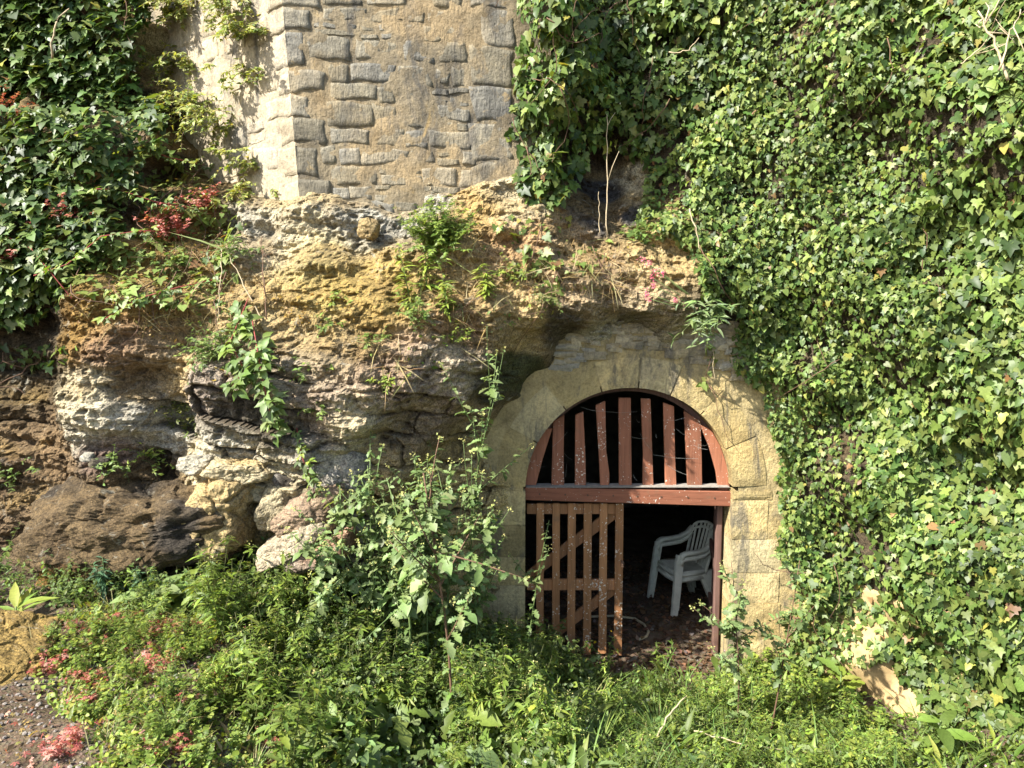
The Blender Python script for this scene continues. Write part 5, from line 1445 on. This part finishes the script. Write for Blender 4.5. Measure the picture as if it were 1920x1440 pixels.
cover(2600, 'star', ZC + [], .016, [(.7,.7,.62),(.62,.35,.5),(.75,.55,.05)], [2, 2, 1], .45, 'tiny white, pink and yellow flowers dotted over the weeds left of the doorway', 'tiny_flowers', 'flowers', 381, thr=-.1, mat='petal')
cover(2600, 'star', ZR, .016, [(.7,.7,.62),(.62,.35,.5),(.75,.55,.05)], [2, 2, 1], .3, 'tiny white, pink and yellow flowers dotted over the weeds before the doorway', 'tiny_flowers', 'flowers', 391, thr=-.1, mat='petal')
cover(9000, 'toothed', ZR, .13, GREENS + BLUE, [2, 3, 2, 1, 1.5, 1], .22, 'larger toothed leaves of thistles and docks before the doorway', 'toothed_leaves', 'undergrowth', 395, thr=.0, lift=.8)
cover(9000, 'lobed_b', ZC, .12, GREENS + BLUE, [1, 2, 2, 1, 2, 2], .4, 'larger lobed leaves of young thistles in the hollow left of the doorway', 'lobed_leaves', 'undergrowth', 396, thr=.0, lift=.8)
cover(22000, 'lance', ZG, .06, LIME + GREENS + DRY[:1], [3, 3, 2, 1, 1, 1, 2], .05, 'narrow yellow-green shoots standing in the left foreground', 'narrow_shoots', 'ground cover', 397, thr=-.05, upright=True)
# leaf litter on the cellar floor
n = 3600
x = rng.uniform(.1, 3.0, n); y = -.15 + rng.random(n) ** 1.3 * 3.0; z = G(x, y) + rng.uniform(.003, .03, n)
L = Leaves().add('bit', np.stack([x, y, z], 1), unit(UP + rng.normal(0, .4, (n, 3))), rng.normal(0, 1, (n, 3)) * [1, 1, .3], rng.uniform(.03, .085, n), palette([(.10,.06,.035),(.16,.095,.05),(.22,.13,.08),(.14,.12,.10)], [2, 2, 1, 1], n))
tag(L.build('leaf_litter', M['leaf'], None, (0, 0, 0), 'stuff'), 'dry brown leaves strewn over the dark cellar floor', 'leaf litter')
# gravel at the lower left
pv = []
t_ = (1 + 5 ** .5) / 2
ico = np.array([(-1,t_,0),(1,t_,0),(-1,-t_,0),(1,-t_,0),(0,-1,t_),(0,1,t_),(0,-1,-t_),(0,1,-t_),(t_,0,-1),(t_,0,1),(-t_,0,-1),(-t_,0,1)]) / 1.9
icf = np.array([(0,11,5),(0,5,1),(0,1,7),(0,7,10),(0,10,11),(1,5,9),(5,11,4),(11,10,2),(10,7,6),(7,1,8),(3,9,4),(3,4,2),(3,2,6),(3,6,8),(3,8,9),(4,9,5),(2,4,11),(6,2,10),(8,6,7),(9,8,1)])
n = 4500
x = rng.uniform(-4.2, -.8, n); y = rng.uniform(-4.6, -1.2, n); z = G(x, y)
gpx_, gpy_ = proj(np.stack([x, y, z], 1))
k = in_poly([(-200,1200),(60,1190),(400,1230),(620,1330),(620,1700),(-200,1700)], gpx_, gpy_); x, y, z = x[k], y[k], z[k]; n = len(x)
s = np.clip(rng.lognormal(math.log(.009), .4, n), .004, .03)
V = ico[None] * (s[:, None, None] * rng.uniform(.6, 1.2, (n, 1, 3)) * [1, 1, .7]) * rng.uniform(.8, 1.2, (n, 12, 1)) + np.stack([x, y, z + s * .3], 1)[:, None]
o = mesh_np('gravel', V.reshape(-1, 3), (icf[None] + (np.arange(n) * 12)[:, None, None]).reshape(-1, 3), M['gravel'], None, False)
tag(o, 'loose grey and brown gravel on the bare ground at the lower left', 'gravel', None, 'stuff')

def rock_cover(n, proto, zones, size, cols, weights, label, name, cat, seed, thr=0.0, hang=.4, out=.5, xr=(-4.6, 2.2), zr=(2.2, 4.6), lift=.01, mat='leaf'):
    x = rng.uniform(*xr, n); z = rng.uniform(*zr, n); y = rockY(x, z)
    P = np.stack([x, y, z], 1); px, py = proj(P)
    k = np.zeros(n, bool)
    for zo in zones: k |= in_poly(zo, px, py)
    k &= fbm(P * 3.0, 3, seed) + rng.normal(0, .15, n) > thr
    P = P[k]; m = len(P)
    sl = np.clip((rockY(P[:, 0], P[:, 2] + .04) - rockY(P[:, 0], P[:, 2] - .04)) / .08, -.5, 2)
    nr = unit(np.stack([0 * sl, -np.ones(m), sl], 1))
    D_ = unit(nr * out + np.array([0, 0, .35]) + rng.normal(0, .45, (m, 3)) - hang * np.array([0, 0, 1.0]) * rng.random((m, 1)))
    N_ = unit(nr + rng.normal(0, .4, (m, 3)) + UP * .4)
    L = Leaves().add(proto, P + nr * lift, N_, D_, size * np.clip(rng.lognormal(0, .35, m), .4, 2), palette(cols, weights, m))
    tag(L.build(name, M[mat], None, (0, 0, 0), 'stuff'), label, cat)
ledge = [[(760,560),(860,470),(960,450),(1090,520),(1060,580),(960,610),(860,660),(780,650)],[(640,640),(800,640),(850,700),(700,700)],[(1060,440),(1200,470),(1200,540),(1080,560)]]
slope_l = [[(140,560),(200,470),(300,430),(430,440),(440,600),(330,620),(160,600)]]
rock_cover(20000, 'straw', ledge, .15, DRY + [(.20,.21,.07)], [2, 2, 2, 1], 'dry straw-coloured grass on the ledge above the arch', 'dry_grass', 'grass', 401, thr=-.02)
rock_cover(16000, 'straw', slope_l, .14, DRY + [(.24,.20,.05)], [2, 2, 1, 2], 'dry grass and moss on the slope below the ivy at the left', 'slope_grass', 'grass', 411, thr=-.15)
rock_cover(16000, 'bit', slope_l + [[(130,560),(260,560),(420,590),(330,640),(150,620)],[(500,560),(760,540),(740,600),(560,620)],[(360,690),(480,690),(480,720),(370,720)]], .022, [(.24,.145,.03),(.30,.20,.045),(.17,.10,.03)], [2, 2, 1], 'golden moss cushions on the rock brows', 'rock_moss', 'moss', 421, thr=-.05, hang=0)
rock_cover(5000, 'ovate', ledge + slope_l + [[(380,600),(470,600),(480,680),(380,680)]], .030, GREENS + LIME + OLIVES, [1, 1, 1, 1, 1, 1, 1, 1, 1], 'tiny green leaves scattered on the ledges', 'ledge_leaves', 'ground cover', 431, thr=.12)
rock_cover(2600, 'straw', [[(400,440),(470,440),(480,520),(400,520)]], .26, [(.20,.24,.08),(.30,.28,.14)], [2, 1], 'long grass hanging below the foot of the building', 'hanging_grass', 'grass', 441, thr=-.3, hang=1.0)

# ------------------------------------------------------------------ loose boulders and slabs at the foot of the rock
def icosphere(n=3):
    v = ico / np.linalg.norm(ico[0]); f = icf.copy()
    for _ in range(n):
        e = {}; nv = list(v); nf = []
        def midp(a, b):
            key = (min(a, b), max(a, b))
            if key not in e:
                p = nv[a] + nv[b]; nv.append(p / np.linalg.norm(p)); e[key] = len(nv) - 1
            return e[key]
        for a, b, c in f:
            ab, bc, ca = midp(a, b), midp(b, c), midp(c, a); nf += [(a, ab, ca), (b, bc, ab), (c, ca, bc), (ab, bc, ca)]
        v = np.array(nv); f = np.array(nf)
    return v, f
IC5 = icosphere(5); IC4 = icosphere(4); IC3 = icosphere(3)
def boulder(label, px, py, Y, dims, col, rot=(0, 0, 0), seed=1, name='boulder', box=4.5, rough=.26, col2=None, detail=None):
    v, f = detail or (IC5 if max(dims) > .45 else IC4)
    g = np.random.default_rng(seed * 13 + 5)                      # a convex block cut by flat faces
    pn = unit(np.concatenate([np.eye(3), -np.eye(3)]) + g.normal(0, .10, (6, 3))); pd_ = np.ones(6)
    ex = unit(g.normal(0, 1, (16, 3))); pn = np.concatenate([pn, ex]); pd_ = np.concatenate([pd_, g.uniform(1.02, 1.32, 16)])
    dots = np.maximum(v @ pn.T, 1e-3)
    r = (((dots / pd_) ** 14).sum(1)) ** (-1 / 14)
    q = v * r[:, None] * (np.array(dims) / 2)
    m = np.array(Matrix.Rotation(rot[2], 3, 'Z') @ Matrix.Rotation(rot[1], 3, 'Y') @ Matrix.Rotation(rot[0], 3, 'X'))
    s = np.array(dims).min()
    nz = fbm(q * (1.3 / s) * [.6, .6, 1] + seed * 3.1, 4, seed) * rough * s + fbm(q * np.array([5, 5, 9]) / s + seed, 4, seed + 2) * rough * .4 * s
    f1, f2, cid = worley(q * (1.3 / s) + seed * 1.7, seed)
    nz += (cid - .5) * rough * .3 * s - .05 * s * smooth(.08, 0, f2 - f1)
    nz += .03 * s * (1 - 2 * np.abs(fbm(q * 14 + seed, 3, seed + 6))) + .02 * min(s, .3) * fbm(q * 34, 2, seed + 7)
    q = q + v * nz[:, None]
    q = q @ m.T
    c = np.array(col) * np.ones((len(q), 1))
    w = smooth(.0, .5, fbm(q * 2.4 + seed, 4, seed + 9) + .05)[:, None]
    c = c * (1 - w) + w * np.array(col2 or STAIN)
    loc = at(px, py, Y)
    o = mesh_np(name, q, f, M['rock'], c, False)
    o.location = loc.tolist()
    return tag(o, label, 'boulder' if name == 'boulder' else 'rock')
boulder('long dark mossy boulder at the foot of the rock, widest of all', 285, 968, -.88, (1.5, .9, .56), (.12, .085, .045), (R(6), R(2), 0), 3, col2=(.045, .038, .03))
boulder('pale smooth boulder end joined to the right of the dark mossy boulder', 425, 950, -.98, (.42, .6, .58), OCHRE, (0, R(8), 0), 8, col2=OCHRE)
boulder('small orange-mossy boulder under the dark boulder at the left', 155, 1068, -1.15, (.5, .45, .34), (.24, .14, .04), (0, R(-6), 0), 5, col2=(.10, .06, .03))
boulder('long cream layered block wedged above the boulder', 455, 880, -1.0, (.50, .4, .17), CREAM, (0, R(6), 0), 11, 'rock_slab', 4, col2=OCHRE)
boulder('short knobbly cream block left of the long layered block', 375, 868, -1.0, (.24, .3, .13), (.38, .34, .25), (0, R(-4), 0), 12, 'rock_slab', 3, .2, col2=GREY)
boulder('upright cream stone beside the slanting slabs', 520, 945, -1.0, (.20, .3, .36), CREAM, (0, R(16), 0), 14, 'rock_slab', 3, .2, col2=OCHRE)
boulder('upper slanting brown slab left of the weed clump', 590, 955, -1.08, (.62, .4, .26), (.30, .22, .15), (0, R(-26), 0), 16, 'rock_slab', 3.4, .16, col2=CREAM)
boulder('middle slanting pale slab under the brown slab', 560, 1005, -1.15, (.60, .4, .17), (.37, .31, .22), (0, R(-28), 0), 18, 'rock_slab', 3.6, .15, col2=OCHRE)
boulder('lowest slanting reddish slab half sunk in the weeds', 605, 1035, -1.2, (.55, .4, .17), (.33, .21, .14), (0, R(-26), 0), 20, 'rock_slab', 3.6, .15, col2=GREY)
boulder('grey wedge of rock beside the thistles at the foot of the face', 640, 890, -.98, (.34, .3, .44), (.30, .28, .24), (0, R(20), 0), 22, 'rock_slab', 3, .18, col2=CREAM)
boulder('flat moss-topped stone at the lower left edge', 0, 1240, -2.3, (.60, .9, .26), (.26, .18, .06), (R(4), R(10), R(30)), 24, 'moss_stone', 3.4, .12, col2=(.20, .18, .15))
boulder('small round cobble under the pale rock bulge', 165, 858, -1.05, (.09, .09, .07), GREY, (0, 0, 0), 26, 'cobble', 2.4, .12, detail=IC3)
boulder('cream cobble lying beside the small round cobble', 188, 868, -1.05, (.15, .12, .08), CREAM, (0, R(10), 0), 27, 'cobble', 2.6, .15, detail=IC3)
boulder('knobbly stone lodged on the rock just below the building corner', 690, 428, -.56, (.16, .16, .15), OCHRE, (0, R(10), 0), 29, 'cobble', 2.6, .2, detail=IC3)
boulder('grey tilted stone between the long block and the wedge', 545, 900, -.95, (.22, .25, .14), (.25, .23, .2), (0, R(35), 0), 31, 'cobble', 3, .2, detail=IC3)

# ------------------------------------------------------------------ twigs and dead stalks
def twig(label, path, rad, mat='stem_pale', name='twig', wob=.005, forks=0):
    pts = [at(*p) for p in path]
    org = pts[0]
    mb = MB()
    P = np.array(pts); q, dd = along(P, np.linspace(0, 1, 12)); q = q + rng.normal(0, wob, q.shape)
    mb.tube(q - org, list(np.linspace(rad, rad * .5, 12)), 5)
    for i in range(forks):
        a = q[rng.integers(3, 11)]
        b = a + rng.normal(0, .12, 3) + [0, -.03, .06]
        mb.tube([a - org, (a + b) / 2 - org + rng.normal(0, .01, 3), b - org], [rad * .6, rad * .5, rad * .3], 4)
    o = mb.build(name, M[mat], None, True); o.location = org.tolist()
    return tag(o, label, 'twig')
twig('thin dry stalk standing upright before the hollow in the ivy', [(1137,440,-.25),(1139,330,-.22),(1138,215,-.2)], .006, forks=2)
twig('shorter dry stalk left of the upright stalk on the ledge', [(1124,440,-.2),(1122,360,-.18)], .004)
twig('pale crooked vine stem climbing in front of the upper left ivy', [(98,110,.05),(96,85,.0),(103,45,0),(118,25,.02),(130,15,.1)], .010)
twig('long pale stem leaning across the mossy slope from the red plant', [(490,600,-.98),(455,530,-.9),(425,475,-.8)], .006)
twig('dark forked stem of a dead bush left of the lichened rock', [(500,600,-1.0),(495,520,-.85),(490,440,-.6)], .005, 'stem_brown', forks=6)
twig('dry pale stem hanging straight down beside the bramble', [(415,470,-.7),(413,540,-.95),(408,610,-1.05)], .004)
twig('longest dead pale twig at the top right in the ivy', [(1890,150,-1.7),(1870,90,-1.65),(1835,20,-1.6)], .010, forks=5)
twig('second dead twig crossing the longest one at the top right', [(1872,130,-1.7),(1895,60,-1.7),(1915,20,-1.7)], .007, forks=4)
twig('thin dead twig slanting left at the top right', [(1800,120,-1.5),(1840,90,-1.55),(1880,40,-1.6)], .005, forks=3)
twig('curved dry stem arching through the ivy right of the hollow', [(1255,100,-.05),(1290,95,-.1),(1310,70,-.1)], .006)
twig('dry root hanging over the ivy edge above the valerian', [(1292,390,-.25),(1305,430,-.3),(1312,470,-.32)], .007)
twig('long pale bent stalk lying across the weeds before the doorway', [(1215,1405,-1.75),(1255,1340,-1.6),(1285,1305,-1.5)], .008)
twig('second pale bent stalk lying at the right of the foreground', [(1300,1370,-1.7),(1400,1395,-1.8),(1560,1420,-1.7)], .006)
twig('thin dry stem hanging beside the arch at the upper right', [(1340,720,-.06),(1337,650,-.12),(1335,590,-.3)], .004)
# cobwebs across the grille
web = thing('cobweb', 'grey cobweb threads strung across the slats of the arched grille', 'cobweb', (ARC_C[0], .1, 2.1))
wo = np.array(web.location); mb = MB()
for i in range(26):
    a = at(rng.uniform(1000, 1350), rng.uniform(770, 905), .12); b = a + np.array([rng.normal(0, .22), rng.normal(0, .03), rng.normal(0, .06)])
    if math.hypot(b[0] - ARC_C[0], b[2] - ARC_C[2]) > ARC_R - .05: continue
    mb.tube([a - wo, (a + b) / 2 - wo - [0, 0, .012], b - wo], .0008, 3)
mb.build('threads', M['web'], web)['kind'] = 'stuff'
